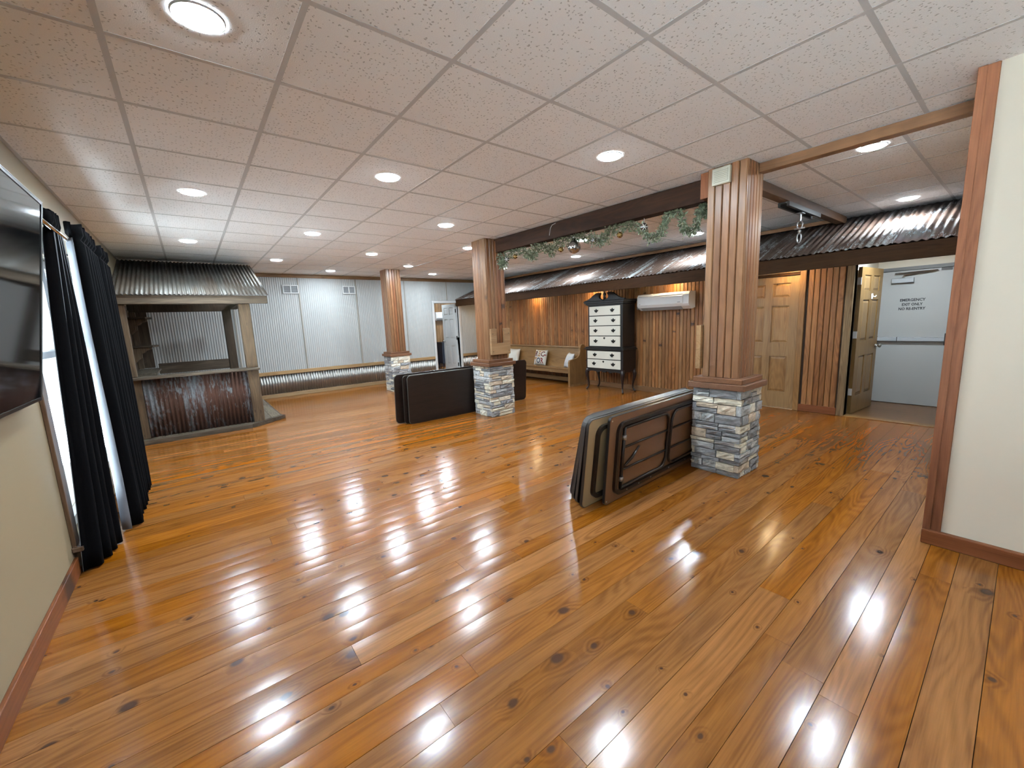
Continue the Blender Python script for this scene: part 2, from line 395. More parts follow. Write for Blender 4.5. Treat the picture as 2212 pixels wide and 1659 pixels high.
OAKZ = wood('rough_oak_casing', [(0.20, 0.115, 0.05), (0.38, 0.245, 0.115), (0.50, 0.35, 0.185)], 'z', rough=0.55, vary=0.06, knots=0.05, streak=1.0)
PEWW = wood('pew_oak', [(0.24, 0.125, 0.045), (0.335, 0.185, 0.072), (0.40, 0.235, 0.10)], 'y', rough=0.38, vary=0.05, knots=0.02)
PEWW_Z = wood('pew_oak_upright', [(0.24, 0.125, 0.045), (0.335, 0.185, 0.072), (0.40, 0.235, 0.10)], 'z', rough=0.38, vary=0.05, knots=0.02)
BACKPINE = wood('back_room_pine', [(0.24, 0.115, 0.04), (0.44, 0.225, 0.085), (0.55, 0.31, 0.13)], 'z', rough=0.42, vary=0.15, knots=0.4, ks=(2.0, 6.0))
WINTRIM = wood('window_casing_wood', [(0.13, 0.07, 0.038), (0.20, 0.115, 0.066), (0.25, 0.15, 0.09)], 'z', rough=0.45, vary=0.05, knots=0.05)
TILE = tile_mat(); STONE = stone_mat(); GLASS = glass_mat()
MORTAR = plain('mortar', (0.15, 0.15, 0.145), 0.9, noise=0.25)
GRID = plain('grid_paint', (0.52, 0.515, 0.51), 0.5)
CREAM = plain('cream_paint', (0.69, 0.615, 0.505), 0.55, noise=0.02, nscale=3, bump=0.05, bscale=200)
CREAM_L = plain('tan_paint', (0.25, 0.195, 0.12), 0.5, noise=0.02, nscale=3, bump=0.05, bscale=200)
WHITERIB = plain('white_ribbed_steel', (0.58, 0.58, 0.565), 0.42, noise=0.03, nscale=2)
WHITE = plain('white_paint', (0.80, 0.80, 0.79), 0.4)
WHITEPL = plain('white_plastic', (0.88, 0.89, 0.90), 0.35)
PALEGREY = plain('pale_grey_plastic', (0.52, 0.54, 0.56), 0.4)
GREYPL = plain('grey_plastic', (0.30, 0.31, 0.32), 0.5)
BEIGEPL = plain('beige_plastic', (0.80, 0.77, 0.62), 0.5)
BLACK = plain('black_paint', (0.012, 0.011, 0.011), 0.45)
BLACKWOOD = plain('black_lacquer', (0.013, 0.012, 0.013), 0.42, bump=0.05)
MAHOG = plain('dark_mahogany', (0.022, 0.012, 0.012), 0.3)
DRAWERW = plain('cream_drawer_paint', (0.53, 0.50, 0.425), 0.5, noise=0.02)
IRON = plain('black_iron', (0.015, 0.015, 0.014), 0.4, metal=0.4)
STEEL = plain('zinc_steel', (0.62, 0.63, 0.64), 0.28, metal=1.0)
CHROME = plain('chrome', (0.75, 0.75, 0.76), 0.12, metal=1.0)
DARKSTEEL = plain('dark_steel', (0.05, 0.045, 0.042), 0.4, metal=0.5)
FABRIC = plain('black_curtain_fabric', (0.005, 0.005, 0.006), 0.95, spec=0.04, bump=0.3, bscale=400)
LINING = plain('grey_curtain_lining', (0.22, 0.235, 0.27), 0.7)
SCREEN = plain('tv_screen', (0.005, 0.005, 0.006), 0.06)
BEZEL = plain('tv_bezel', (0.03, 0.03, 0.032), 0.3, metal=0.5)
BEZELS = plain('tv_edge', (0.30, 0.30, 0.31), 0.3, metal=0.9)
DOORGREY = plain('grey_steel_door', (0.53, 0.53, 0.515), 0.42)
FRAMEGREY = plain('dark_door_frame', (0.19, 0.19, 0.19), 0.5)
TXT = plain('dark_lettering', (0.03, 0.03, 0.032), 0.6)
NAVY = plain('navy_paint', (0.022, 0.028, 0.052), 0.45)
TBROWN = plain('brown_table_underside', (0.24, 0.108, 0.05), 0.38, noise=0.1, nscale=5)
TTAN = plain('tan_table_underside', (0.52, 0.36, 0.19), 0.6, noise=0.08, nscale=6)
TDARK = wood('walnut_table_laminate', [(0.013, 0.0075, 0.006), (0.022, 0.0125, 0.0095), (0.03, 0.017, 0.0125)], 'x', rough=0.42, vary=0.08, knots=0.0, streak=0.6)
TEDGE = plain('table_edge_band', (0.12, 0.115, 0.11), 0.35, metal=0.5)
TEDGE2 = plain('dark_edge_band', (0.028, 0.024, 0.022), 0.3)
TLEG = plain('brown_leg_steel', (0.032, 0.02, 0.014), 0.35, metal=0.3)
CUSH = plain('cushion_canvas', (0.76, 0.73, 0.66), 0.85, bump=0.3, bscale=300)
CUSHB = plain('pale_cushion_cloth', (0.70, 0.72, 0.74), 0.85, noise=0.15, nscale=30, bump=0.3, bscale=300)
LEAF = NT('garland_leaf')
_oi = LEAF.n('ShaderNodeTexCoord'); _nz = LEAF.n('ShaderNodeTexNoise', i_Scale=30.0, i_Detail=2.0); LEAF.l(_oi.outputs['Object'], _nz.inputs['Vector'])
LEAF.l(LEAF.ramp(_nz.outputs[0], [(0.3, (0.06, 0.085, 0.048)), (0.52, (0.15, 0.185, 0.11)), (0.70, (0.34, 0.37, 0.26))]), LEAF.b.inputs['Base Color']); LEAF.b.inputs['Roughness'].default_value = 0.5
LEAF = LEAF.m
STEMM = plain('garland_stem', (0.05, 0.035, 0.02), 0.7)
SILVER = plain('silver_ornament', (0.66, 0.68, 0.72), 0.18, metal=1.0)
GOLD = plain('gold_ornament', (0.48, 0.29, 0.09), 0.2, metal=1.0)
BASK = plain('brown_wire', (0.16, 0.10, 0.06), 0.6)
EAVE_TIN = tin('eave_tin', (0.44, 0.48, 0.49), (0.075, 0.044, 0.031), amount=0.95, streak=(14.0, 0.45), fleck=0.6, metal=0.4, rough=(0.45, 0.6), vary=0.28)
BAR_TIN = tin('bar_roof_tin', (0.10, 0.094, 0.082), (0.06, 0.045, 0.032), amount=0.35, streak=(10.0, 1.2), metal=0.4, rough=(0.5, 0.7), vary=0.1)
BAR_RUST = tin('bar_front_tin', (0.23, 0.25, 0.27), (0.075, 0.030, 0.017), amount=0.88, streak=(9.0, 1.6), fleck=1.0, metal=0.3, rough=(0.5, 0.85), vary=0.2)
WAINSCOT = tin('wainscot_tin', (0.40, 0.385, 0.365), (0.2, 0.18, 0.16), amount=-1.5, metal=0.9, rough=(0.33, 0.4), vary=0.12)
LENS = emit('lamp_lens', (0.80, 0.94, 1.04), LAMP)
LENS_W = emit('warm_puck_lens', (1.0, 0.72, 0.38), PUCK)
PORCH = plain('porch_concrete', (0.62, 0.66, 0.68), 0.9, noise=0.1)

# ------------------------------------------------------------------ floor
XL, XR, YF, YB = -0.6, 6.75, 8.15, -3.6
floor = M('floor', B(XL - 0.1, XR, YB, YF, -0.12, -0.016), plain('subfloor', (0.05, 0.025, 0.012), 0.9), kind='structure', label='glossy orange pine plank floor of the hall', cat='floor')

def plank_bm(L, W):
    bm = NB(); n = 6; h = 0.0007
    tilt = random.uniform(-0.0075, 0.0075)
    prof = []
    for i in range(n + 1):
        t = -1 + 2 * i / n
        y = t * (W / 2 - 0.0010)
        prof.append((y, -h * t * t + tilt * y))
    xs = (-L / 2 + 0.0006, L / 2 - 0.0006)
    tops = [[bm.verts.new((x, y, z)) for y, z in prof] for x in xs]
    for i in range(n):
        f = bm.faces.new((tops[0][i], tops[0][i + 1], tops[1][i + 1], tops[1][i])); f.smooth = True
    # eased edges and sides keep their own corners so the top stays evenly shaded
    ring = []
    for x, sx in zip(xs, (-1, 1)):
        a = [bm.verts.new((x, prof[0][0], prof[0][1])), bm.verts.new((x, prof[-1][0], prof[-1][1]))]
        b_ = [bm.verts.new((x + sx * 0.0004, prof[0][0] - 0.0005, -0.016)), bm.verts.new((x + sx * 0.0004, prof[-1][0] + 0.0005, -0.016))]
        ring.append((a, b_))
    (a0, b0), (a1, b1_) = ring
    for q in ((a0[0], a1[0], b1_[0], b0[0]), (a1[1], a0[1], b0[1], b1_[1]), (a0[1], a0[0], b0[0], b0[1]), (a1[0], a1[1], b1_[1], b1_[0])): bm.faces.new(q)
    return bm

y = -2.45; nplank = 0
while y < YF - 0.01:
    W = random.choice((0.105, 0.118, 0.13, 0.13, 0.142))
    if y + W > YF - 0.05: W = YF - y
    x = XL
    first = True
    while x < XR - 0.01:
        L = random.uniform(0.8, 2.9) if first else random.uniform(2.0, 3.3)
        first = False
        if x + L > XR - 0.7: L = XR - x
        o = M('floor_plank', plank_bm(L, W), FLOORW, floor, local=True)
        o.location = (x + L / 2, y + W / 2, 0); x += L; nplank += 1
    y += W
M('floor', B(XL - 0.1, XR, YB, -2.45, -0.016, 0.0), FLOORW, kind='structure', label='pine floor behind the camera position', cat='floor')

# ------------------------------------------------------------------ walls
# left wall with its long window opening
WY0, WY1, WZ0, WZ1 = 1.84, 4.45, 0.17, 2.0
PY0_, PY1_, PZ0_, PZ1_ = -3.4, -1.75, 0.15, 2.15      # second window, beyond the left edge of the frame
bm = NB()
box(bm, XL - 0.14, XL, PY1_, WY0, -0.1, H + 0.1); box(bm, XL - 0.14, XL, YB, PY0_, -0.1, H + 0.1); box(bm, XL - 0.14, XL, PY0_, PY1_, -0.1, PZ0_); box(bm, XL - 0.14, XL, PY0_, PY1_, PZ1_, H + 0.1); box(bm, XL - 0.14, XL, WY1, YF + 0.1, -0.1, H + 0.1)
box(bm, XL - 0.14, XL, WY0, WY1, -0.1, WZ0); box(bm, XL - 0.14, XL, WY0, WY1, WZ1, H + 0.1)
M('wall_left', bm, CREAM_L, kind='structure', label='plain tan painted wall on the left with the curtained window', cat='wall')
bm = NB(); box(bm, XL, XL + 0.018, YB, WY0 - 0.1, 0.0, 0.105, bev=0.003)
M('baseboard_left', bm, TRIMW_Y, kind='structure', label='orange wood baseboard along the tan left wall', cat='baseboard')

win = T('window_1', 'tall bright window in the left wall behind black curtains', 'window', (XL, (WY0 + WY1) / 2, WZ0), kind='structure')
bm = NB(); c = 0.1
box(bm, XL, XL + 0.02, WY0 - c, WY0, WZ0 - 0.03, WZ1 + c, bev=0.003)
M('casing', bm, WINTRIM, win)
bm = NB(); box(bm, XL, XL + 0.02, WY1, WY1 + c, WZ0 - 0.03, WZ1 + c, bev=0.003); M('casing', bm, WINTRIM, win)
bm = NB(); box(bm, XL, XL + 0.02, WY0, WY1, WZ1, WZ1 + c, bev=0.003); M('casing', bm, WINTRIM, win)
bm = NB(); box(bm, XL, XL + 0.05, WY0 - c - 0.02, WY1 + c + 0.02, WZ0 - 0.03, WZ0, bev=0.004); M('window_sill', bm, WINTRIM, win)
ys = [WY0, 2.72, 3.60, WY1]
for a, b_ in zip(ys, ys[1:]):
    bm = NB(); x0, x1 = XL - 0.09, XL - 0.045
    box(bm, x0, x1, a, a + 0.055, WZ0, WZ1); box(bm, x0, x1, b_ - 0.055, b_, WZ0, WZ1)
    box(bm, x0, x1, a + 0.055, b_ - 0.055, WZ0, WZ0 + 0.06); box(bm, x0, x1, a + 0.055, b_ - 0.055, WZ1 - 0.06, WZ1)
    box(bm, x0, x1, a + 0.055, b_ - 0.055, 1.30, 1.345)
    s = M('sash', bm, WHITE, win)
    M('pane', B(XL - 0.07, XL - 0.066, a + 0.05, b_ - 0.05, WZ0 + 0.05, WZ1 - 0.05), GLASS, s)
w3 = T('window_2', 'wide window in the left wall beside the camera position', 'window', (XL, (PY0_ + PY1_) / 2, PZ0_), kind='structure')
bm = NB()
for y in (PY0_, -2.6, PY1_ - 0.06): box(bm, XL - 0.09, XL - 0.04, y, y + 0.06, PZ0_, PZ1_)
box(bm, XL - 0.088, XL - 0.042, PY0_, PY1_, PZ0_, PZ0_ + 0.06); box(bm, XL - 0.088, XL - 0.042, PY0_, PY1_, PZ1_ - 0.06, PZ1_)
M('sash', bm, WHITE, w3)
M('pane', B(XL - 0.068, XL - 0.064, PY0_ + 0.02, PY1_ - 0.02, PZ0_ + 0.02, PZ1_ - 0.02), GLASS, w3)
M('ground_outside', B(-14, XL - 0.14, -8, 16, -0.5, -0.3), PORCH, kind='structure', label='pale concrete porch outside the left window', cat='ground')

# far wall: white ribbed steel above a corrugated tin wainscot
DX0, DX1, DZ1 = 5.33, 6.07, 1.965       # door opening
bm = NB()
box(bm, XL - 0.14, DX0, YF, YF + 0.12, -0.1, H + 0.1); box(bm, DX1, XR + 0.6, YF, YF + 0.12, -0.1, H + 0.1); box(bm, DX0, DX1, YF, YF + 0.12, DZ1, H + 0.1)
wf = M('wall_far', bm, WHITERIB, kind='structure', label='far wall of white ribbed steel over corrugated tin wainscot', cat='wall')
def rib_panel(x0, x1, z0, z1, mat, name, pitch, amp, shape, dy=0.0):
    o = M(name, corrugated(x1 - x0 - 0.004, z1 - z0, pitch, amp, shape=shape, th=0.0008), mat, wf, local=True, smooth=(shape == 'sine'))
    o.rotation_euler = (PI / 2, 0, 0); o.location = (x0 + 0.002, YF - 0.012 - dy, z0)
    return o
seams = [XL, 0.89, 2.11, 3.325, 4.53, DX0 - 0.07]
for a, b_ in zip(seams, seams[1:]): rib_panel(a, b_, 0.55, 2.53, WHITERIB, 'steel_panel', 0.0405, 0.006, 'trap')
rib_panel(DX0 - 0.07, 5.73, DZ1 + 0.07, 2.53, WHITERIB, 'steel_panel', 0.0405, 0.006, 'trap')
rib_panel(5.73, DX1 + 0.07, DZ1 + 0.07, 2.53, WHITERIB, 'steel_panel', 0.0405, 0.006, 'trap')
rib_panel(DX1 + 0.07, XR, 0.55, 2.53, WHITERIB, 'steel_panel', 0.0405, 0.006, 'trap')
BAT = plain('seam_strip', (0.42, 0.38, 0.32), 0.5)
for x, z0 in ((0.89, 0.55), (2.11, 0.55), (3.325, 0.55), (4.53, 0.55), (5.73, DZ1 + 0.07)):
    M('seam_strip', B(x - 0.013, x + 0.013, YF - 0.03, YF - 0.004, z0, 2.525, bev=0.002), BAT, wf)
tins = [XL, 0.45, 1.72, 2.1, 3.3, 4.1, DX0 - 0.07]
for i, (a, b_) in enumerate(zip(tins, tins[1:])):
    rib_panel(a, b_, 0.07, 0.50, WAINSCOT, 'tin_sheet', 0.052, 0.011, 'sine')
rib_panel(DX1 + 0.07, XR, 0.07, 0.50, WAINSCOT, 'tin_sheet', 0.052, 0.011, 'sine')
for nm, lab, z0, z1, d in (('trim_1', 'pale pine chair rail along the white far wall', 0.485, 0.56, 0.04), ('trim_2', 'pale pine base trim along the foot of the far wall', 0.0, 0.08, 0.035)):
    r = M(nm, B(XL, DX0 - 0.07, YF - d, YF, z0, z1, bev=0.004), PALE_X, kind='structure', label=lab, cat='trim')
    M('rail_end', B(DX1 + 0.07, XR, YF - d, YF, z0, z1, bev=0.004), PALE_X, r)
M('trim_3', B(XL, XR, YF - 0.03, YF, 2.522, H, bev=0.004), BROWNTRIM, kind='structure', label='brown wood crown strip at the top of the far wall', cat='trim')

# right wall of pine boards, with two openings
D2Y0, D2Y1, D2Z = 0.25, 1.02, 1.93       # closed pine door
E0, E1, EZ = -1.19, -0.33, 1.945         # hallway opening
bm = NB()
for a, b_, z0, z1 in ((D2Y1, YF + 0.1, -0.1, 2.33), (E1, D2Y0, -0.1, 2.33), (-1.6, E0, -0.1, 2.33), (D2Y0, D2Y1, D2Z, 2.33), (E0, E1, EZ, 2.33)):
    box(bm, XR + 0.018, XR + 0.12, a, b_, z0, z1)
wr = M('wall_right', bm, plain('board_gap', (0.05, 0.025, 0.012), 0.8), kind='structure', label='right wall of vertical knotty pine beadboard under the tin eave', cat='wall')
BW = 0.0655
def board_bm(h, w=BW, t=0.018):
    """upright board: local Y across, Z up, face towards -X, chamfered edges leave a V joint and a thin centre bead"""
    bm = NB(); c = 0.0065
    prof = [(t, -w / 2), (c, -w / 2 + 0.0008), (0, -w / 2 + c), (0, w / 2 - c), (c, w / 2 - 0.0008), (t, w / 2)]
    lo = [bm.verts.new((x, y, 0)) for x, y in prof]; hi = [bm.verts.new((x, y, h)) for x, y in prof]
    n = len(prof)
    for i in range(n): bm.faces.new((lo[i], lo[(i + 1) % n], hi[(i + 1) % n], hi[i]))
    bm.faces.new(lo[::-1]); bm.faces.new(hi)
    return bm
bsrc = {}
def wall_board(y, z0, z1, parent, x=XR):
    key = (round(z1 - z0, 3))
    if key not in bsrc:
        o = M('board', board_bm(z1 - z0, BW - 0.0035), WALLW, parent, local=True); bsrc[key] = o
        o.location = (x, y, z0); return o
    return inst(bsrc[key], parent, (x, y, z0))
y = YF - 0.035
while y > E1 + 0.08 + BW / 2:
    if D2Y0 - 0.075 - BW / 2 < y < D2Y1 + 0.075 + BW / 2: pass
    else: wall_board(y, 0.095, 2.2, wr)
    y -= BW
for yy in (E0 - 0.06 - BW * k for k in range(4)): wall_board(yy - BW / 2, 0.095, 2.2, wr)
M('baseboard_right', B(XR - 0.018, XR + 0.018, D2Y1 + 0.075, YF, 0, 0.095, bev=0.003), FASCIAW if False else wood('pine_base', [(0.22, 0.10, 0.035), (0.33, 0.16, 0.06), (0.40, 0.20, 0.08)], 'y', rough=0.4, vary=0.05, knots=0.05), kind='structure', label='pine baseboard under the beadboard wall behind the tall chest', cat='baseboard')
M('baseboard_hall', B(XR - 0.018, XR + 0.018, E1 + 0.08, D2Y0 - 0.072, 0, 0.1, bev=0.003), TRIMW_Y, kind='structure', label='short red-brown baseboard between the pine door and the hallway opening', cat='baseboard')

# cream wall on the right, near the camera
CX, CY = 3.462, -1.47
wn = M('wall_near', B(CX, CX + 0.13, YB, CY, -0.1, H + 0.1), CREAM, kind='structure', label='smooth cream painted wall at the right edge', cat='wall')
bm = NB(); box(bm, CX - 0.014, CX, CY - 0.065, CY + 0.012, 0.0, H, bev=0.003); box(bm, CX - 0.02, CX - 0.014, CY - 0.022, CY + 0.012, 0.0, H, bev=0.002)
box(bm, CX - 0.014, CX + 0.14, CY, CY + 0.012, 0.0, H, bev=0.002)
M('trim_4', bm, TRIMW_Z, kind='structure', label='tall red-brown corner casing at the end of the cream wall', cat='trim')
bm = NB(); box(bm, CX - 0.038, CX, YB, CY + 0.012, 0.0, 0.085, bev=0.004)
M('baseboard_near', bm, TRIMW_Y, kind='structure', label='red-brown baseboard along the cream wall at the right edge', cat='baseboard')
M('wall_hall', B(CX + 0.13, XR + 0.13, CY - 0.1, CY, -0.1, H + 0.1), CREAM, kind='structure', label='cream hall wall behind the corner casing', cat='wall')
# wall behind the camera
M('wall_back', B(XL - 0.14, CX + 0.13, YB - 0.12, YB, -0.1, H + 0.1), CREAM, kind='structure', label='cream wall behind the camera position', cat='wall')

# ------------------------------------------------------------------ ceiling
ceil = M('ceiling', B(XL - 0.14, 7.7, YB - 0.1, YF + 0.1, H + 0.03, H + 0.12), plain('ceiling_deck', (0.3, 0.3, 0.3), 0.9), kind='structure', label='white suspended ceiling of square speckled tiles', cat='ceiling')
TS = 0.61; XS = 3.93
tile_src = {}
def tile(x0, x1, y0, y1):
    w, h = round(x1 - x0 - 0.004, 3), round(y1 - y0 - 0.004, 3)
    if w < 0.03 or h < 0.03: return
    if (w, h) not in tile_src:
        bm = B(-w / 2, w / 2, -h / 2, h / 2, 0.0, 0.014)
        o = M('ceiling_tile', bm, TILE, ceil, local=True); tile_src[(w, h)] = o
    else: o = inst(tile_src[(w, h)], ceil, (0, 0, 0))
    o.location = ((x0 + x1) / 2, (y0 + y1) / 2, H + 0.0025); return o
def grid_lines(a, b_, off):
    v = [a]; k = math.ceil((a - off) / TS + 1e-6)
    while off + k * TS < b_ - 1e-6: v.append(off + k * TS); k += 1
    return v + [b_]
def tbar(x0, x1, y0, y1):
    bm = NB(); box(bm, x0, x1, y0, y1, H + 0.0008, H + 0.005); M('grid_bar', bm, GRID, ceil)
gx = grid_lines(XL, XS, 0.0); gy = grid_lines(-3.05, YF, 0.0)
gx2 = grid_lines(XS, 7.33, 4.455); gy2 = grid_lines(CY, YF, 0.15)
for X, Y in ((gx, gy), (gx2, gy2)):
    for a, b_ in zip(X, X[1:]):
        for c_, d in zip(Y, Y[1:]): tile(a, b_, c_, d)
    for a in X[1:-1]: tbar(a - 0.012, a + 0.012, Y[0], Y[-1])
    for c_ in Y[1:-1]:
        bm = NB(); box(bm, X[0], X[-1], c_ - 0.012, c_ + 0.012, H + 0.0010, H + 0.0052); M('grid_bar', bm, GRID, ceil)
M('ceiling', B(XL, XS, YB, -3.05, H + 0.006, H + 0.02), TILE, kind='structure', label='white ceiling behind the camera position', cat='ceiling')
M('edge_angle', B(XL, XL + 0.02, -3.05, YF, H - 0.002, H + 0.004), GRID, ceil)
M('edge_angle', B(XS - 0.016, XS + 0.016, CY, YF, H - 0.0025, H + 0.005), GRID, ceil)

# ------------------------------------------------------------------ recessed ceiling lamps
LAMPS = [
 (0.301, 0.309, 'large bright round ceiling light at the upper left, nearest the camera'),
 (0.298, 2.735, 'round ceiling light second along the left row, above the black curtains'),
 (0.270, 5.041, 'round ceiling light in the left row just in front of the tin roofed bar'),
 (1.536, 1.569, 'round ceiling light near the middle of the tiled ceiling, left of the dark beam'),
 (2.743, 0.310, 'round ceiling light left of the nearest stone-based column top'),
 (1.496, 3.927, 'round ceiling light midway back, between the bar roof and the middle column'),
 (2.737, 2.772, 'round ceiling light just left of where the dark beam meets the middle column'),
 (1.448, 6.269, 'small round ceiling light just right of the bar roof corner'),
 (2.650, 5.080, 'round ceiling light in line with the far column, a tile row nearer'),
 (2.596, 7.352, 'small far ceiling light above the white wall between two vents'),
 (3.782, 6.171, 'round ceiling light just right of the far column top'),
 (4.858, 7.205, 'farthest ceiling light, above the white wall door'),
 (3.807, 3.947, 'ceiling light half hidden by the left edge of the middle column'),
 (4.312, -0.888, 'bright ceiling light behind the light wood header, right of the nearest column'),
 (6.672, -0.761, 'ceiling light close to the tin eave above the emergency exit'),
 (6.296, 1.491, 'ceiling light just left of the nearest column, beyond the garland'),
 (5.044, 2.644, 'ceiling light right behind the big silver ornament, partly hidden by garland'),
 (6.181, 3.828, 'ceiling light showing just below the big silver ornament'),
 (5.886, 5.782, 'ceiling light at the right edge of the middle column top'),
 (6.98, -0.75, 'small ceiling light of the exit hallway, above the emergency door, hidden by the eave', 2.148),
 (5.70, 9.30, 'ceiling light of the back room, nearer the white door, hidden by the far wall', 2.598),
 (7.40, 9.50, 'added ceiling light of the back room above the navy cabinet, unseen behind the far wall', 2.598),  # extra lamp, added to brighten the dark gap beside the white door leaf
]
ring0 = None
for x, y, lab, *zc in LAMPS:
    if ring0 is None:
        bm = NB(); seg = 28
        prof = [(0.080, -0.001), (0.0815, -0.003), (0.086, -0.0025), (0.088, 0.0035)]
        rings = [[bm.verts.new((r * math.cos(2 * PI * k / seg), r * math.sin(2 * PI * k / seg), z)) for k in range(seg)] for r, z in prof]
        for a, b_ in zip(rings, rings[1:]):
            for k in range(seg): bm.faces.new((a[k], a[(k + 1) % seg], b_[(k + 1) % seg], b_[k]))
        ring0 = M('ceiling_light', bm, WHITE, local=True, smooth=True)
        bm = NB(); lathe(bm, [(0.0805, -0.001), (0.0798, -0.0035), (0.06, -0.006), (0.03, -0.0072), (0.004, -0.0075)], (0, 0, 0), 28)
        lens0 = M('diffuser', bm, LENS, ring0, local=True)
        o = ring0
    else:
        o = ring0.copy(); COL.objects.link(o); d = lens0.copy(); COL.objects.link(d); d.parent = o
    o.location = (x, y, (zc[0] if zc else H) - 0.002); o['label'] = lab; o['category'] = 'ceiling light'; o['group'] = 'recessed ceiling lights'

# ------------------------------------------------------------------ columns
stone_meshes = []
def stone_mesh(i):
    bm = NB(); rnd = random.Random(100 + i)
    nx, nz = 4, 3
    front = []
    for j in range(nz + 1):
        row = []
        for k in range(nx + 1):
            u, w = k / nx, j / nz
            edge = (k in (0, nx)) or (j in (0, nz))
            x = -0.5 + u; z = -0.5 + w
            d = 0.0 if not edge else -0.18
            d += rnd.uniform(-0.28, 0.28) * (0.5 if edge else 1)
            if k in (0, nx): x *= rnd.uniform(0.955, 1.0)
            if j in (0, nz): z *= rnd.uniform(0.90, 1.0)
            row.append(bm.verts.new((x, -0.5 - d * 0.5, z)))
        front.append(row)
    for j in range(nz):
        for k in range(nx): bm.faces.new((front[j][k], front[j][k + 1], front[j + 1][k + 1], front[j + 1][k]))
    loop = front[0] + [front[j][nx] for j in range(1, nz + 1)] + front[nz][:nx][::-1] + [front[j][0] for j in range(nz - 1, 0, -1)]
    back = [bm.verts.new((v.co.x, 0.5, v.co.z)) for v in loop]
    n = len(loop)
    for i2 in range(n): bm.faces.new((loop[(i2 + 1) % n], loop[i2], back[i2], back[(i2 + 1) % n]))
    bm.faces.new(back)
    bmesh.ops.recalc_face_normals(bm, faces=bm.faces)
    me = bpy.data.meshes.new('stone'); bm.to_mesh(me); bm.free(); me.materials.append(STONE); return me
stone_meshes = [stone_mesh(i) for i in range(10)]

cboards = {}
def column(x0, x1, y0, y1, label, zst=0.765, seed=1, sd=0.055):
    rnd = random.Random(seed)
    cx, cy = (x0 + x1) / 2, (y0 + y1) / 2
    root = T('column', label, 'column', (cx, cy, 0), 'stone based wood columns')
    M('core', B(x0 + 0.02, x1 - 0.02, y0 + 0.02, y1 - 0.02, 0.0, H - 0.002), plain('column_core', (0.03, 0.014, 0.008), 0.9), root)
    z0 = zst + 0.085; h = H - z0
    # five beaded boards on every face
    for fx, (lo, hi, fixed, sgn, ax) in enumerate(((y0, y1, x0, -1, 'x'), (x0, x1, y0, -1, 'y'), (y0, y1, x1, 1, 'x'), (x0, x1, y1, 1, 'y'))):
        a, b_ = (lo, hi) if ax == 'x' else (lo + 0.018, hi - 0.018)
        n = 5; w = (b_ - a) / n
        for k in range(n):
            c0 = a + (k + 0.5) * w
            key = (round(w, 4), round(h, 3))
            if key not in cboards:
                cboards[key] = o = M('board', board_bm(h, w - 0.0028), COLW, root, local=True)
            else:
                o = cboards[key].copy(); COL.objects.link(o); o.parent = root
            if ax == 'x':
                o.location = (fixed - cx, c0 - cy, z0); o.rotation_euler = (0, 0, 0 if sgn < 0 else PI)
            else:
                o.location = (c0 - cx, fixed - cy, z0); o.rotation_euler = (0, 0, PI / 2 if sgn < 0 else -PI / 2)
    # two-step cap of mitred boards
    s = sd + 0.028
    for (e, za, zb) in ((s, zst, zst + 0.05), (s - 0.03, zst + 0.05, zst + 0.095)):
        bm = NB(); box(bm, x0 - e, x1 + e, y0 - e, y1 + e, za, zb, bev=0.004); M('cap_board', bm, CAPW, root)
    # ledge stones
    M('mortar', B(x0 - sd + 0.028, x1 + sd - 0.028, y0 - sd + 0.028, y1 + sd - 0.028, 0, zst), MORTAR, root)
    X0, X1, Y0, Y1 = x0 - sd, x1 + sd, y0 - sd, y1 + sd
    z = 0.0; course = 0
    th = 0.036
    while z < zst - 0.012:
        hh = rnd.choice((0.036, 0.048, 0.058, 0.066, 0.085))
        if zst - z - hh < 0.03: hh = zst - z
        for face in range(4):
            horiz = face in (1, 3)
            full = (course % 2 == 0) == (not horiz)
            a, b_ = (Y0, Y1) if not horiz else (X0, X1)
            if not full: a, b_ = a + th, b_ - th
            p = a
            while p < b_ - 0.005:
                L = rnd.uniform(0.10, 0.25)
                if b_ - p - L < 0.07: L = b_ - p
                rows = [(z, hh)]
                if hh >= 0.066 and rnd.random() < 0.35: rows = [(z, hh * 0.5), (z + hh * 0.5, hh * 0.5)]
                for zz, h2 in rows:
                    o = bpy.data.objects.new('stone', rnd.choice(stone_meshes)); COL.objects.link(o); o.parent = root
                    out = rnd.uniform(-0.006, 0.009)
                    o.scale = (max(0.02, L - 0.004), th + 0.012, h2 - 0.004)
                    m = p + L / 2
                    d = (th + 0.012) / 2 - out
                    if face == 0: o.location = (X0 + d - cx, m - cy, zz + h2 / 2); o.rotation_euler = (0, 0, -PI / 2)
                    elif face == 1: o.location = (m - cx, Y0 + d - cy, zz + h2 / 2)
                    elif face == 2: o.location = (X1 - d - cx, m - cy, zz + h2 / 2); o.rotation_euler = (0, 0, PI / 2)
                    else: o.location = (m - cx, Y1 - d - cy, zz + h2 / 2); o.rotation_euler = (0, 0, PI)
                p += L
        z += hh; course += 1
    return root
C1 = (3.70, 4.01, -0.265, 0.05); C2 = (3.58, 3.92, 3.18, 3.52); C3 = (3.52, 3.84, 6.74, 7.06)
col1 = column(*C1, 'nearest stone-based wood column, with the stack of folded tables leaning behind it', seed=3)
col2 = column(*C2, 'middle stone-based wood column with a pale notched bracket', seed=5)
col3 = column(*C3, 'farthest stone-based wood column, in front of the white ribbed wall', seed=9)

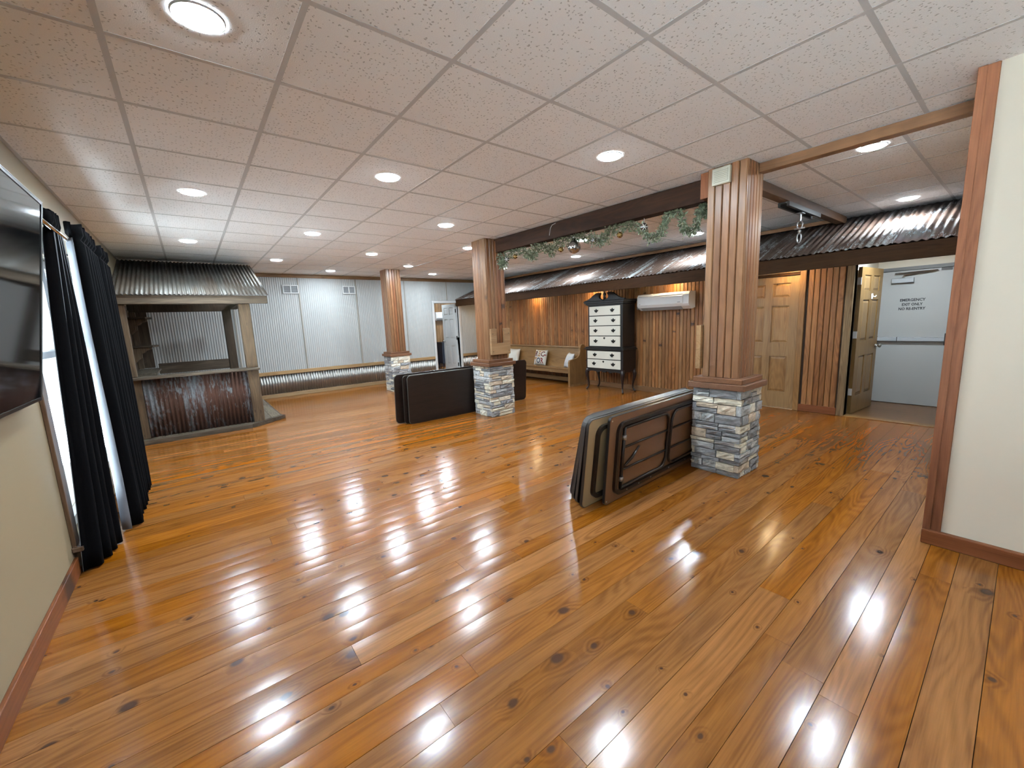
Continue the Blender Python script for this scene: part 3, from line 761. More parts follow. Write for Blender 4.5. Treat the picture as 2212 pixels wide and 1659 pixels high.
# pale notched brackets on the columns
def bracket(y, xa, xb, label, sgn):
    root = T('column_bracket', label, 'bracket', ((xa + xb) / 2, y, 0.93))
    t = 0.045
    y0, y1 = (y - t, y) if sgn < 0 else (y, y + t)
    M('ledger', B(xa, xb, y0, y1, 0.93, 1.10, bev=0.003), PALE_Z, root)
    for a, b_ in ((xa, xa + 0.105), (xb - 0.105, xb)): M('upright', B(a, b_, y0, y1, 1.10, 1.315, bev=0.003), PALE_Z, root)
    for a in (xa + 0.03, xb - 0.03):
        for zz in (0.98, 1.24):
            bm = NB(); lathe(bm, [(0.006, 0), (0.006, 0.004)], (a, y0 - 0.003 if sgn < 0 else y1 - 0.001, zz), 8, 'y'); M('screw', bm, DARKSTEEL, root)
bracket(3.18, 3.59, 3.94, 'pale wood notched bracket screwed to the middle column', -1)
bracket(0.05, 3.665, 4.0, 'pale wood notched bracket at the back of the nearest column', 1)

# ------------------------------------------------------------------ beams
def slant_box(p0, p1, w, z0, z1, bev=0.004):
    d = (Vector(p1) - Vector(p0)).normalized(); n = Vector((-d.y, d.x))
    bm = NB()
    q = [Vector(p0) , Vector(p1), Vector(p1) - n * w, Vector(p0) - n * w]
    return prism(bm, [(v.x, v.y) for v in q], 'z', z0, z1, bev)
b1 = M('ceiling_beam', slant_box((3.885, 0.052), (3.755, 3.178), 0.13, 2.405, H - 0.004), DARKBEAM, label='dark stained beam between the nearest and middle columns', cat='beam')
M('joint_board', B(3.755, 3.925, 3.155, 3.178, 2.30, H - 0.03, bev=0.002), COLW, b1)
M('joint_board', B(3.72, 3.90, 0.052, 0.12, 2.385, H - 0.006, bev=0.002), TRIMW_Z, b1)
M('ceiling_beam', B(3.90, 3.985, CY + 0.015, -0.268, 2.525, H - 0.004, bev=0.003), HEADERW, label='light wood header from the nearest column to the corner casing', cat='beam')
M('ceiling_beam', B(4.015, 7.12, -0.115, -0.02, 2.505, H - 0.004, bev=0.003), DARKBEAM_X, label='brown cross beam from the nearest column to the tin eave', cat='beam')

# hanging hook on the cross beam
hk = T('hanging_hook', 'zinc shackle and swivel hook hung from a strut under the cross beam', 'hook', (5.55, -0.068, 2.2))
bm = NB()
for a, b_ in ((-0.12, -0.098), (-0.038, -0.016)): box(bm, 5.05, 6.05, a, b_, 2.46, 2.504)
box(bm, 5.05, 6.05, -0.098, -0.038, 2.49, 2.504)
M('strut_channel', bm, DARKSTEEL, hk)
M('hanger_plate', B(5.50, 5.60, -0.10, -0.036, 2.45, 2.459, bev=0.001), STEEL, hk)
M('hanger_lug', B(5.53, 5.57, -0.075, -0.061, 2.37, 2.452, bev=0.001), STEEL, hk)
bm = NB(); pts = [(5.55, -0.068 + 0.026 * math.sin(a), 2.335 + 0.04 * math.cos(a)) for a in [i * PI / 8 - PI * 0.88 for i in range(15)]]
tube(bm, pts, 0.0075, 8); M('shackle', bm, STEEL, hk, smooth=True)
bm = NB(); tube(bm, [(5.55, -0.115, 2.297), (5.55, -0.02, 2.297)], 0.009, 8); M('shackle_pin', bm, STEEL, hk, smooth=True)
bm = NB(); lathe(bm, [(0.008, 0), (0.015, 0.01), (0.015, 0.03), (0.008, 0.04)], (5.55, -0.068, 2.245), 12); M('swivel', bm, STEEL, hk, smooth=True)
bm = NB(); tube(bm, [(5.55, -0.068 + 0.02 * math.sin(2 * PI * i / 16), 2.195 + 0.05 * math.cos(2 * PI * i / 16)) for i in range(17)], 0.0075, 8); M('snap_ring', bm, STEEL, hk, smooth=True)

# beige sounder high on the nearest column
ch = T('wall_sounder', 'small beige louvred box high on the nearest column', 'sounder', (3.70, -0.07, 2.45))
M('housing', B(3.668, 3.699, -0.145, 0.0, 2.452, 2.582, bev=0.004), BEIGEPL, ch)
for i in range(7): M('louvre', B(3.663, 3.669, -0.128, -0.017, 2.472 + i * 0.0135, 2.479 + i * 0.0135), BEIGEPL, ch)

# ------------------------------------------------------------------ tin eave along the right wall
ev = T('tin_eave', 'rusty corrugated tin eave with wood fascia along the right wall', 'awning', (6.02, 3.3, 1.875))
sl = math.hypot(1.33, 0.56); ang = math.atan2(0.555, 1.33)
SW = 0.64
y = YF - 0.01; i = 0; sheet0 = None
while y > CY + 0.02:
    w = min(SW, y - CY - 0.005)
    if w < SW - 1e-4 or sheet0 is None:
        o = M('roof_sheet', corrugated(w, sl, 0.0675, 0.009), EAVE_TIN, ev, local=True, smooth=True)
        if w > SW - 1e-4: sheet0 = o
    else: o = inst(sheet0, ev, (0, 0, 0))
    # local X -> -y, local Y -> up the slope, Z -> out
    ex, ey = Vector((0, -1, 0)), Vector((math.cos(ang), 0, math.sin(ang))); ez = ex.cross(ey)
    m3 = Matrix((ex, ey, ez)).transposed()
    o.rotation_euler = m3.to_euler(); o.location = Vector((5.985, y, 2.052)) - Vector(ev.location)
    y -= SW * 0.995; i += 1
M('fascia', B(6.0, 6.035, CY + 0.01, YF - 0.002, 1.875, 2.042, bev=0.003), FASCIAW, ev)
M('soffit', B(6.036, XR - 0.001, CY + 0.01, YF - 0.002, 2.005, 2.02), FASCIAW, ev)
M('trim_5', B(7.10, 7.13, 0.0, YF - 0.03, 2.545, H - 0.003, bev=0.003), HEADERW, kind='structure', label='thin wood strip where the tin eave meets the ceiling', cat='trim')
pk0 = None
for y, lab in ((7.35, 'beside the far wall'), (5.6, 'above the pew'), (3.8, 'above the tall chest'), (2.05, 'above the white air conditioner'), (0.35, 'above the closed pine door')):
    if pk0 is None:
        bm = NB(); lathe(bm, [(0.045, 0.0), (0.048, 0.012), (0.04, 0.016)], (0, 0, -0.016), 16)
        pk0 = M('puck_light', bm, WHITE, local=True, smooth=True)
        bm = NB(); lathe(bm, [(0.038, -0.019), (0.038, -0.0165)], (0, 0, 0), 16); pl0 = M('lens', bm, LENS_W, pk0, local=True)
        o = pk0
    else:
        o = pk0.copy(); COL.objects.link(o); q = pl0.copy(); COL.objects.link(q); q.parent = o
    o.location = (6.58, y, 2.004); o['label'] = 'small warm lamp tucked under the tin eave ' + lab; o['category'] = 'lamp'; o['group'] = 'lamps under the tin eave'

# ------------------------------------------------------------------ doors
def six_panel(root, w, h, t, mat, local_mat):
    """local: X 0..w across, Y 0..t thickness (face at Y=0 and Y=t), Z up"""
    st, mid = 0.115 * w / 0.8, 0.1 * w / 0.8
    xs = [(st, (w - mid) / 2), ((w + mid) / 2, w - st)]
    zs = [(0.125 * h, 0.40 * h), (0.505 * h, 0.785 * h), (0.845 * h, 0.95 * h)]
    bm = NB()
    box(bm, 0, st, 0, t, 0, h); box(bm, w - st, w, 0, t, 0, h); box(bm, (w - mid) / 2, (w + mid) / 2, 0, t, 0, h)
    zz = [0] + [v for p in zs for v in p] + [h]
    for k in range(0, len(zz), 2):
        for a, b_ in xs: box(bm, a, b_, 0, t, zz[k], zz[k + 1])
    o = M('door_leaf', bm, mat, root, local=True); o.matrix_parent_inverse = Matrix.Identity(4)
    for a, b_ in xs:
        for c_, d in zs:
            bm = NB(); box(bm, a, b_, t * 0.3, t * 0.7, c_, d)
            g = 0.02
            for f0, f1 in ((0.3, 0.1), (0.7, 0.9)):
                q0 = [bm.verts.new((x, t * f0, z)) for x, z in ((a + g * .5, c_ + g * .5), (b_ - g * .5, c_ + g * .5), (b_ - g * .5, d - g * .5), (a + g * .5, d - g * .5))]
                q1 = [bm.verts.new((x, t * f1, z)) for x, z in ((a + g * 1.8, c_ + g * 1.8), (b_ - g * 1.8, c_ + g * 1.8), (b_ - g * 1.8, d - g * 1.8), (a + g * 1.8, d - g * 1.8))]
                for e in range(4): bm.faces.new((q0[e], q0[(e + 1) % 4], q1[(e + 1) % 4], q1[e]))
                bm.faces.new(q1)
            M('door_panel', bm, mat, root, local=True)
    return o
def knob(root, x, z, t, mat):
    for s, y0 in ((-1, 0), (1, t)):
        bm = NB(); lathe(bm, [(0.026, 0), (0.026, 0.006 * s), (0.011, 0.012 * s), (0.011, 0.03 * s), (0.026, 0.04 * s), (0.028, 0.055 * s), (0.016, 0.066 * s)], (x, y0, z), 16, 'y')
        M('door_knob', bm, mat, root, local=True, smooth=True)

# closed pine door in the right wall
d1 = T('door_1', 'closed six-panel pine door under the tin eave', 'door', (XR + 0.02, D2Y1 - 0.005, 0.005), rot=(0, 0, -PI / 2), kind='structure')
six_panel(d1, D2Y1 - D2Y0 - 0.01, D2Z - 0.055, 0.04, DOORW, None)
def wpart(root, name, bm, mat):
    return M(name, bm, mat, root)
for a, b_ in ((D2Y0 - 0.07, D2Y0), (D2Y1, D2Y1 + 0.07)): wpart(d1, 'casing', B(XR - 0.016, XR + 0.02, a, b_, 0, D2Z + 0.045, bev=0.003), DOORW)
wpart(d1, 'casing', B(XR - 0.018, XR + 0.02, D2Y0, D2Y1, D2Z - 0.01, D2Z + 0.045, bev=0.003), PEWW)
wpart(d1, 'door_stop', B(XR + 0.0, XR + 0.05, D2Y0, D2Y1, D2Z - 0.045, D2Z - 0.011), FASCIAW)

M('wall_leak_block', B(XR + 0.2, XR + 0.3, E1 + 0.121, 1.6, -0.1, 2.3), plain('leak_block_dark', (0.05, 0.04, 0.03), 0.9), kind='structure', label='dark panel added behind the closed pine door to block light leaks', cat='wall')  # added unseen panel, keeps sky light from showing under the pine door
M('floor', B(XR + 0.001, XR + 0.2, E1 + 0.121, 1.6, -0.12, -0.001), CREAM, kind='structure', label='floor strip added behind the closed pine door to block light leaks', cat='floor')  # added with the panel to close the gap under the door
# hallway: floor, walls, ceiling, opening casing
XE = 8.08
M('floor', B(XR, XE + 0.1, E0 - 0.1, E1 + 0.12, -0.12, 0.0), wood('hall_floor_wood', [(0.11, 0.05, 0.02), (0.2, 0.095, 0.038), (0.25, 0.125, 0.055)], 'y', rough=0.3, vary=0.02, knots=0.0), kind='structure', label='brown wood floor of the short exit hallway', cat='floor')
M('threshold', B(XR - 0.02, XR + 0.11, E0, E1, 0.0, 0.008, bev=0.003), PEWW, label='flat wood threshold strip across the hallway opening', cat='threshold')
M('wall_hall', B(XR + 0.121, XE + 0.1, E1 + 0.03, E1 + 0.12, 0, 2.3), CREAM, kind='structure', label='cream left wall of the exit hallway', cat='wall')
M('wall_hall', B(XR + 0.121, XE + 0.1, E0 - 0.1, E0 - 0.005, 0, 2.3), CREAM, kind='structure', label='cream right wall of the exit hallway', cat='wall')
M('ceiling', B(XR + 0.121, XE + 0.1, E0 - 0.1, E1 + 0.12, 2.15, 2.25), CREAM, kind='structure', label='low cream ceiling of the exit hallway', cat='ceiling')
M('wall_hall', B(XE + 0.06, XE + 0.12, E0 - 0.1, E1 + 0.12, -0.1, 1.93), FRAMEGREY, kind='structure', label='dark panel added behind the emergency exit door to block light leaks', cat='wall')  # unseen panel added to stop sky light leaking round the exit door
bm = NB(); box(bm, XE + 0.03, XE + 0.1, E0 - 0.1, E1 + 0.12, 1.93, 2.3); M('wall_hall', bm, CREAM, kind='structure', label='cream wall strip above the emergency exit door', cat='wall')
bm = NB(); box(bm, XR - 0.02, XR + 0.125, E1, E1 + 0.075, 0, EZ + 0.0, bev=0.003); M('trim_6', bm, OAKZ, kind='structure', label='rough pale oak casing left of the hallway opening', cat='trim')
bm = NB(); box(bm, XR - 0.015, XR + 0.125, E0 - 0.03, E1 + 0.075, EZ, EZ + 0.04, bev=0.003); M('trim_7', bm, PEWW, kind='structure', label='pale wood head casing over the hallway opening', cat='trim')
bm = NB(); box(bm, XR - 0.015, XR + 0.125, E0 - 0.03, E0, 0, EZ, bev=0.003); M('trim_8', bm, OAKZ, kind='structure', label='thin pale casing right of the hallway opening', cat='trim')

# hall door standing open
d2 = T('door_2', 'six-panel pine door standing open into the exit hallway', 'door', (XR + 0.125, E1 - 0.045, 0.012), rot=(0, 0, math.radians(-4.5)), kind='structure')
six_panel(d2, 0.80, 1.90, 0.04, DOORW2, None); knob(d2, 0.74, 0.86, 0.04, STEEL)
for z in (0.25, 1.0, 1.68): M('hinge', B(-0.012, 0.0, 0.0, 0.04, z, z + 0.09), WHITE, d2, local=True)
bm = NB(); box(bm, 0.40, 0.45, -0.006, -0.0005, 1.50, 1.57, bev=0.002); hkp = M('coat_hook', bm, WHITEPL, d2, local=True)
bm = NB(); tube(bm, [(0.425, -0.006, 1.54), (0.425, -0.035, 1.525), (0.425, -0.045, 1.545)], 0.007, 8); M('hook_prong', bm, WHITEPL, hkp, local=True, smooth=True)

# emergency exit door
d3 = T('door_3', 'grey steel emergency exit door with push bar at the hallway end', 'door', (XE, -0.7, 0), kind='structure')
M('door_leaf', B(XE, XE + 0.045, -1.10, -0.30, 0.006, 1.885, bev=0.002), DOORGREY, d3)
bm = NB(); box(bm, XE - 0.02, XE + 0.06, -1.16, -0.27, 1.89, 1.935); box(bm, XE - 0.02, XE + 0.06, -0.297, -0.27, 0, 1.89); box(bm, XE - 0.02, XE + 0.06, -1.16, -1.103, 0, 1.89)
M('door_frame', bm, FRAMEGREY, d3)
bm = NB(); box(bm, XE - 0.05, XE - 0.012, -1.06, -0.37, 0.905, 0.965, bev=0.006); pb = M('push_bar', bm, PALEGREY, d3)
M('bar_seam', B(XE - 0.052, XE - 0.011, -0.59, -0.583, 0.903, 0.967), DARKSTEEL, pb)
M('bar_end', B(XE - 0.055, XE - 0.001, -0.372, -0.335, 0.895, 0.975, bev=0.004), BLACK, d3)
M('bar_end', B(XE - 0.07, XE - 0.001, -1.10, -1.055, 0.86, 1.02, bev=0.006), BLACK, d3)
bm = NB(); box(bm, XE - 0.055, XE - 0.001, -0.70, -0.47, 1.72, 1.785, bev=0.004); cl = M('door_closer', bm, PALEGREY, d3)
bm = NB(); tube(bm, [(XE - 0.04, -0.58, 1.79), (XE - 0.04, -0.60, 1.825), (XE - 0.045, -0.90, 1.855)], 0.01, 6); tube(bm, [(XE - 0.045, -0.5, 1.85), (XE - 0.045, -0.92, 1.86)], 0.009, 6); M('closer_arm', bm, STEEL, cl)
bm = NB(); box(bm, XE - 0.014, XE - 0.001, -1.05, -0.95, 1.852, 1.884); M('latch_strike', bm, DARKSTEEL, d3)

def text_mesh(s, size, bold=0.0):
    cu = bpy.data.curves.new('lettering', 'FONT'); cu.body = s; cu.size = size; cu.align_x = 'CENTER'; cu.offset = bold; cu.extrude = 0.0008; cu.resolution_u = 2
    o = bpy.data.objects.new('lettering', cu); COL.objects.link(o)
    dg = bpy.context.evaluated_depsgraph_get(); me = bpy.data.meshes.new_from_object(o.evaluated_get(dg))
    bpy.data.objects.remove(o); bpy.data.curves.remove(cu); return me
for s, z, wd_ in (('EMERGENCY', 1.463, 0.257), ('EXIT ONLY', 1.402, 0.21), ('NO RE-ENTRY', 1.343, 0.272)):
    me = text_mesh(s, 0.05, 0.0016); me.name = 'lettering'; me.materials.append(TXT)
    w = max(v.co.x for v in me.vertices) - min(v.co.x for v in me.vertices)
    o = bpy.data.objects.new('lettering', me); COL.objects.link(o); o.parent = d3
    o.scale = (wd_ / w, 1.0, 1); o.rotation_euler = (PI / 2, 0, -PI / 2); o.location = (-0.0015, 0.0, z); o['label'] = 'dark capitals reading ' + s
# notice box and wood peg to the right of the exit door
nb = T('notice_box', 'small grey alarm box on the right hallway wall', 'alarm box', (7.95, E0, 1.52))
M('housing', B(7.90, 8.0, E0 - 0.004, E0 + 0.055, 1.53, 1.75, bev=0.004), PALEGREY, nb)
M('sticker', B(7.897, 7.90, E0 + 0.008, E0 + 0.045, 1.6, 1.7), BEIGEPL, nb)
pg = T('wall_peg', 'short wood coat peg on the right hallway wall beside the exit door', 'peg', (7.95, E0, 1.30))
M('peg_plate', B(7.9, 8.0, E0 - 0.004, E0 + 0.015, 1.295, 1.345, bev=0.002), PALE_Z, pg)
bm = NB(); tube(bm, [(7.95, E0 + 0.014, 1.315), (7.95, E0 + 0.07, 1.325)], 0.01, 8); M('peg', bm, TRIMW_Z, pg)

# white door in the far wall and the room beyond
d4 = T('door_4', 'white six-panel door standing open in the far wall', 'door', (DX1 - 0.002, YF + 0.12, 0.01), rot=(0, 0, math.radians(91.0)), kind='structure')
six_panel(d4, 0.70, DZ1 - 0.02, 0.035, WHITE, None); knob(d4, 0.64, 0.9, 0.035, STEEL)
for z in (0.2, 0.95, 1.7): M('hinge', B(-0.012, 0.004, -0.004, 0.03, z, z + 0.1), DARKSTEEL, d4, local=True)
for a, b_, z0, z1 in ((DX0 - 0.065, DX0, 0, DZ1 + 0.065), (DX1, DX1 + 0.065, 0, DZ1 + 0.065), (DX0, DX1, DZ1, DZ1 + 0.065)):
    wpart(d4, 'casing', B(a, b_, YF - 0.03, YF + 0.125, z0, z1, bev=0.003), WHITE)
YR = 10.55
M('floor', B(4.2, 9.2, YF, YR + 0.1, -0.12, 0.0), FLOORW, kind='structure', label='pine floor of the room beyond the white door', cat='floor')
wb = M('wall_beyond', B(4.2, 9.2, YR + 0.02, YR + 0.12, -0.1, 2.6), plain('back_gap', (0.06, 0.03, 0.014), 0.8), kind='structure', label='knotty pine wall of the room beyond the white door', cat='wall')
bb0 = None
for k in range(20):
    if bb0 is None: o = bb0 = M('board', board_bm(2.5, 0.1), BACKPINE, wb, local=True)
    else: o = inst(bb0, wb, (0, 0, 0))
    o.rotation_euler = (0, 0, PI / 2); o.location = (6.0 + 0.1 * k, YR, 0.0)
M('wall_beyond', B(8.3, 8.4, YF + 0.12, YR, -0.1, 2.6), BACKPINE, kind='structure', label='side wall of the room beyond the white door', cat='wall')
M('wall_beyond', B(4.2, 4.3, YF + 0.12, YR, -0.1, 2.6), CREAM, kind='structure', label='hidden side wall of the room beyond the white door', cat='wall')
M('ceiling', B(4.2, 9.2, YF + 0.12, YR + 0.1, 2.6, 2.7), WHITE, kind='structure', label='ceiling of the room beyond the white door', cat='ceiling')

# ------------------------------------------------------------------ split air conditioners
def minisplit(loc, rotz, L, hgt, dep, label):
    """local: X along the unit, front towards -Y, wall at Y=0, Z up from the bottom"""
    r = T('air_conditioner', label, 'air conditioner', loc, rot=(0, 0, rotz))
    prof = [(0, 0.02), (-dep * 0.45, 0.0), (-dep * 0.86, 0.05), (-dep, 0.085), (-dep * 0.985, hgt - 0.05), (-dep * 0.86, hgt - 0.008), (-dep * 0.7, hgt), (0, hgt)]
    bm = NB(); prism(bm, prof, 'x', 0.012, L - 0.012); M('body', bm, WHITEPL, r, local=True)
    for a, b_ in ((0, 0.013), (L - 0.013, L)):
        bm = NB(); prism(bm, [(p[0] * 1.01, p[1] * 1.0) for p in prof], 'x', a, b_, bev=0.003); M('end_cap', bm, WHITEPL, r, local=True)
    M('front_panel', B(0.03, L - 0.1, -dep - 0.012, -dep * 0.98, 0.09, hgt - 0.062, bev=0.005), WHITEPL, r, local=True)
    M('air_intake', B(0.035, L - 0.11, -dep * 0.985, -dep * 0.93, hgt - 0.055, hgt - 0.042), PALEGREY, r, local=True)
    bm = NB(); prism(bm, [(-dep * 0.55, -0.004), (-dep * 0.86, 0.043), (-dep * 0.84, 0.05), (-dep * 0.53, 0.004)], 'x', 0.06, L - 0.15); M('louvre', bm, PALEGREY, r, local=True)
    M('badge', B(L - 0.19, L - 0.14, -dep - 0.0135, -dep - 0.0115, 0.11, 0.118), GREYPL, r, local=True)
    M('badge', B(0.05, 0.075, -dep - 0.0135, -dep - 0.0115, 0.105, 0.112), GREYPL, r, local=True)
    return r
minisplit((XR, 2.69, 1.50), -PI / 2, 0.97, 0.285, 0.215, 'white split air conditioner on the beadboard wall right of the tall chest')
minisplit((6.56, YR, 1.52), 0, 0.85, 0.28, 0.2, 'white split air conditioner in the room beyond the open white door')
rc = T('remote_control', 'grey and white remote control clipped to the wall left of the air conditioner', 'remote', (XR, 2.80, 1.525))
M('holder', B(XR - 0.016, XR - 0.001, 2.775, 2.825, 1.525, 1.60, bev=0.003), PALEGREY, rc)
M('remote_body', B(XR - 0.03, XR - 0.017, 2.778, 2.822, 1.53, 1.69, bev=0.003), PALEGREY, rc)
M('display', B(XR - 0.032, XR - 0.029, 2.784, 2.816, 1.635, 1.68), DARKSTEEL, rc)

# far wall vents
for x0, x1, lab in ((1.80, 2.105, 'white double vent grille on the far wall beside the bar roof'), (3.02, 3.31, 'white double vent grille on the far wall left of the far column')):
    v = T('wall_vent', lab, 'vent', ((x0 + x1) / 2, YF - 0.01, 2.19), 'far wall vents')
    z0, z1 = 2.19, 2.37; xm = (x0 + x1) / 2
    bm = NB()
    for a, b_ in ((x0, x0 + 0.022), (xm - 0.012, xm + 0.012), (x1 - 0.022, x1)): box(bm, a, b_, YF - 0.045, YF - 0.006, z0, z1, bev=0.002)
    for a, b_ in ((z0, z0 + 0.022), (z1 - 0.022, z1)): box(bm, x0, x1, YF - 0.044, YF - 0.007, a, b_)
    M('frame', bm, WHITE, v)
    M('backing', B(x0 + 0.01, x1 - 0.01, YF - 0.024, YF - 0.02, z0 + 0.01, z1 - 0.01), GREYPL, v)
    for a, b_ in ((x0 + 0.022, xm - 0.012), (xm + 0.012, x1 - 0.022)):
        for k in range(7):
            bm = NB(); zz = z0 + 0.03 + k * 0.018; prism(bm, [(YF - 0.036, zz), (YF - 0.026, zz + 0.012), (YF - 0.024, zz + 0.012), (YF - 0.034, zz)], 'x', a, b_); M('slat', bm, PALEGREY, v)

# ------------------------------------------------------------------ tin roofed bar in the far left corner
bar = T('bar_kiosk', 'rustic barn-wood bar with corrugated tin roof in the far left corner', 'bar', (0.25, 6.4, 0))
ZD = 0.055
# deck planks, clipped at the front right corner
k = 0; x = XL + 0.005
while x < 1.15:
    w = 0.145; x1 = min(x + w, 1.16); y0 = 5.43
    ya = 5.43 if x < 0.72 else 5.43 + (x - 0.72) * 0.80
    yb = 5.43 if x1 < 0.72 else 5.43 + (x1 - 0.72) * 0.80
    bm = NB(); prism(bm, [(x, ya), (x1 - 0.004, yb), (x1 - 0.004, 7.77), (x, 7.77)], 'z', 0.0, ZD, 0.002)
    M('deck_plank', bm, BARN_Y, bar); x += w
bm = NB(); prism(bm, [(XL + 0.005, 5.31), (0.70, 5.31), (0.745, 5.425), (XL + 0.005, 5.425)], 'z', 0, ZD + 0.004, 0.003); M('deck_edge', bm, BARN_X, bar)
bm = NB(); prism(bm, [(0.704, 5.31), (1.20, 5.70), (1.163, 5.76), (0.75, 5.425)], 'z', 0, ZD + 0.004, 0.003); M('deck_edge', bm, BARN_X, bar)
# posts
M('post', B(0.745, 0.885, 5.45, 5.58, ZD, 1.83, bev=0.005), BARN_Z, bar)
M('post', B(XL + 0.012, -0.475, 5.47, 5.58, 0.89, 1.83, bev=0.005), BARN_Z, bar)
M('post', B(XL + 0.012, -0.45, 5.47, 5.58, ZD, 0.855, bev=0.005), BARN_Z, bar)
M('post', B(0.64, 0.77, 7.15, 7.27, ZD, 1.83, bev=0.005), BARN_DARK, bar)
M('header_beam', B(XL + 0.01, 0.77, 7.15, 7.22, 1.80, 1.93, bev=0.004), BARN_DARK, bar)
M('header_beam', B(XL + 0.01, 0.885, 5.46, 5.56, 1.832, 1.93, bev=0.004), BARN_DARK, bar)
M('header_beam', B(0.76, 0.87, 5.59, 7.27, 1.832, 1.93, bev=0.004), BARN_DARK, bar)
M('fascia', B(XL + 0.005, 1.115, 5.40, 5.44, 1.832, 1.945, bev=0.004), BARN_X, bar)
# roof
rl = math.hypot(1.62, 0.635); ra = math.atan2(0.635, 1.62)
for kx in range(3):
    x0 = XL + 0.008 + kx * 0.575
    o = M('roof_sheet', corrugated(0.573, rl, 0.0478, 0.008), BAR_TIN, bar, local=True, smooth=True)
    o.rotation_euler = (ra, 0, 0); o.location = Vector((x0, 5.375, 1.955)) - Vector(bar.location)
# counter and tin front
M('counter_top', B(XL + 0.006, 0.895, 5.33, 5.62, 0.857, 0.888, bev=0.006), BARN_X, bar)
for kx, (a, b_) in enumerate(((-0.45, -0.05), (-0.05, 0.35), (0.35, 0.745))):
    o = M('front_sheet', corrugated(b_ - a, 0.80, 0.0495, 0.012), BAR_RUST, bar, local=True, smooth=True)
    o.rotation_euler = (PI / 2, 0, 0); o.location = Vector((a, 5.515, ZD)) - Vector(bar.location)
M('front_backing', B(-0.45, 0.745, 5.53, 5.56, ZD, 0.857), BARN_DARK, bar)
# back rail, side counter, cladding, corner panel, shelves
M('back_rail', B(-0.33, 0.64, 7.16, 7.2, 0.79, 0.96, bev=0.004), BARN_X, bar)
M('side_counter', B(XL + 0.03, -0.30, 6.0, 7.2, 0.86, 0.89, bev=0.004), BARN_Y, bar)
for kk in range(11): M('cladding_board', B(XL + 0.004, XL + 0.024, 5.59 + kk * 0.15, 5.736 + kk * 0.15, ZD, 1.83, bev=0.002), BARN_DARK, bar)
M('corner_panel', B(XL + 0.025, -0.37, 7.15, 7.2, 0.9, 1.80, bev=0.004), BARN_DARK, bar)
M('corner_panel', B(XL + 0.025, -0.50, 7.08, 7.148, 0.9, 1.80, bev=0.004), BARN_Z, bar)
for zs, xt in ((1.685, -0.30), (1.245, -0.27)):
    bm = NB(); pol = [(XL + 0.028, 6.72), (xt - 0.07, 6.72), (xt, 6.92), (xt - 0.01, 7.07), (XL + 0.028, 7.07)]
    prism(bm, pol, 'z', zs, zs + 0.028, 0.004); sh = M('shelf', bm, BARN_X, bar)
    bm = NB(); cp = [(-0.575, zs - 0.002), (-0.36, zs - 0.002), (-0.365, zs - 0.035), (-0.43, zs - 0.05), (-0.455, zs - 0.085), (-0.50, zs - 0.10), (-0.505, zs - 0.17), (-0.54, zs - 0.20), (-0.575, zs - 0.24)]
    prism(bm, cp, 'y', 6.98, 7.05, 0.003); M('corbel', bm, BARN_Z, bar)
    bm = NB(); prism(bm, cp, 'y', 6.76, 6.82, 0.003); M('corbel', bm, BARN_Z, bar)

# ------------------------------------------------------------------ curtains, rod and television on the left wall
def curtain(p0t, p0b, p1t, p1b, folds, amp, phase, label, seed):
    """near edge p0 and far edge p1 at the top and at the hem, folds between"""
    rnd = random.Random(seed); xc, y0, y1 = (p0t[0] + p1t[0]) / 2, p0t[1], p1t[1]
    root = T('curtain', label, 'curtain', (xc, (y0 + y1) / 2, 0.01), 'black curtains on the left wall')
    nu, zs = folds * 12, [0.012, 0.12, 0.4, 0.8, 1.2, 1.6, 1.95, 2.06, 2.09, 2.12, 2.19]
    wob = [rnd.uniform(-1, 1) for _ in range(folds + 2)]
    def pt(u, z, off=0.0):
        a = 2 * PI * folds * u + phase
        f = z / 2.19
        am = amp * (1.15 - 0.35 * f)
        if z in (2.09,): am *= 0.55
        w = wob[int(u * folds)] * (1 - (u * folds) % 1) + wob[int(u * folds) + 1] * ((u * folds) % 1)
        x0, yq0 = (p0b[k] + (p0t[k] - p0b[k]) * f for k in (0, 1)); x1, yq1 = (p1b[k] + (p1t[k] - p1b[k]) * f for k in (0, 1))
        yy = yq0 + (yq1 - yq0) * u + 0.008 * math.sin(2 * a + z)
        xx = x0 + (x1 - x0) * u + am * math.cos(a) + 0.010 * w * (1 - f) + 0.004 * math.sin(3.1 * z + 5 * u)
        return xx, yy
    for nm, off, mat in (('drape', 0.0, FABRIC), ('lining', -0.004, LINING)):
        bm = NB(); rows = []
        for z in zs:
            if nm == 'lining' and z > 2.10: continue
            row = []
            for i in range(nu + 1):
                u = min(i / nu, 0.9999)
                x, y = pt(u, z); x2, y2 = pt(min(u + 0.003, 0.99995), z); x1, y1_ = pt(max(u - 0.003, 0), z)
                t = Vector((x2 - x1, y2 - y1_)).normalized(); n = Vector((t.y, -t.x))
                row.append(bm.verts.new((x + n.x * off, y + n.y * off, z + (0.008 * math.sin(i * 0.9) if z > 2.15 else 0))))
            rows.append(row)
        for a, b_ in zip(rows, rows[1:]):
            for i in range(nu): bm.faces.new((a[i], a[i + 1], b_[i + 1], b_[i]))
        o = M(nm, bm, mat, root, smooth=True)
        md = o.modifiers.new('thickness', 'SOLIDIFY'); md.thickness = 0.0024; md.offset = 0
    return root
curtain((-0.452, 1.93), (-0.530, 1.71), (-0.440, 2.14), (-0.435, 2.10), 4, 0.026, PI, 'black curtain nearest the television', 1)
curtain((-0.400, 2.27), (-0.400, 2.27), (-0.400, 2.92), (-0.385, 2.88), 6, 0.048, PI / 2, 'middle black curtain showing a pale grey lining edge', 2)
curtain((-0.405, 3.10), (-0.400, 3.06), (-0.400, 3.62), (-0.375, 3.34), 4, 0.045, PI / 2, 'far black curtain beside the tin roofed bar', 4)
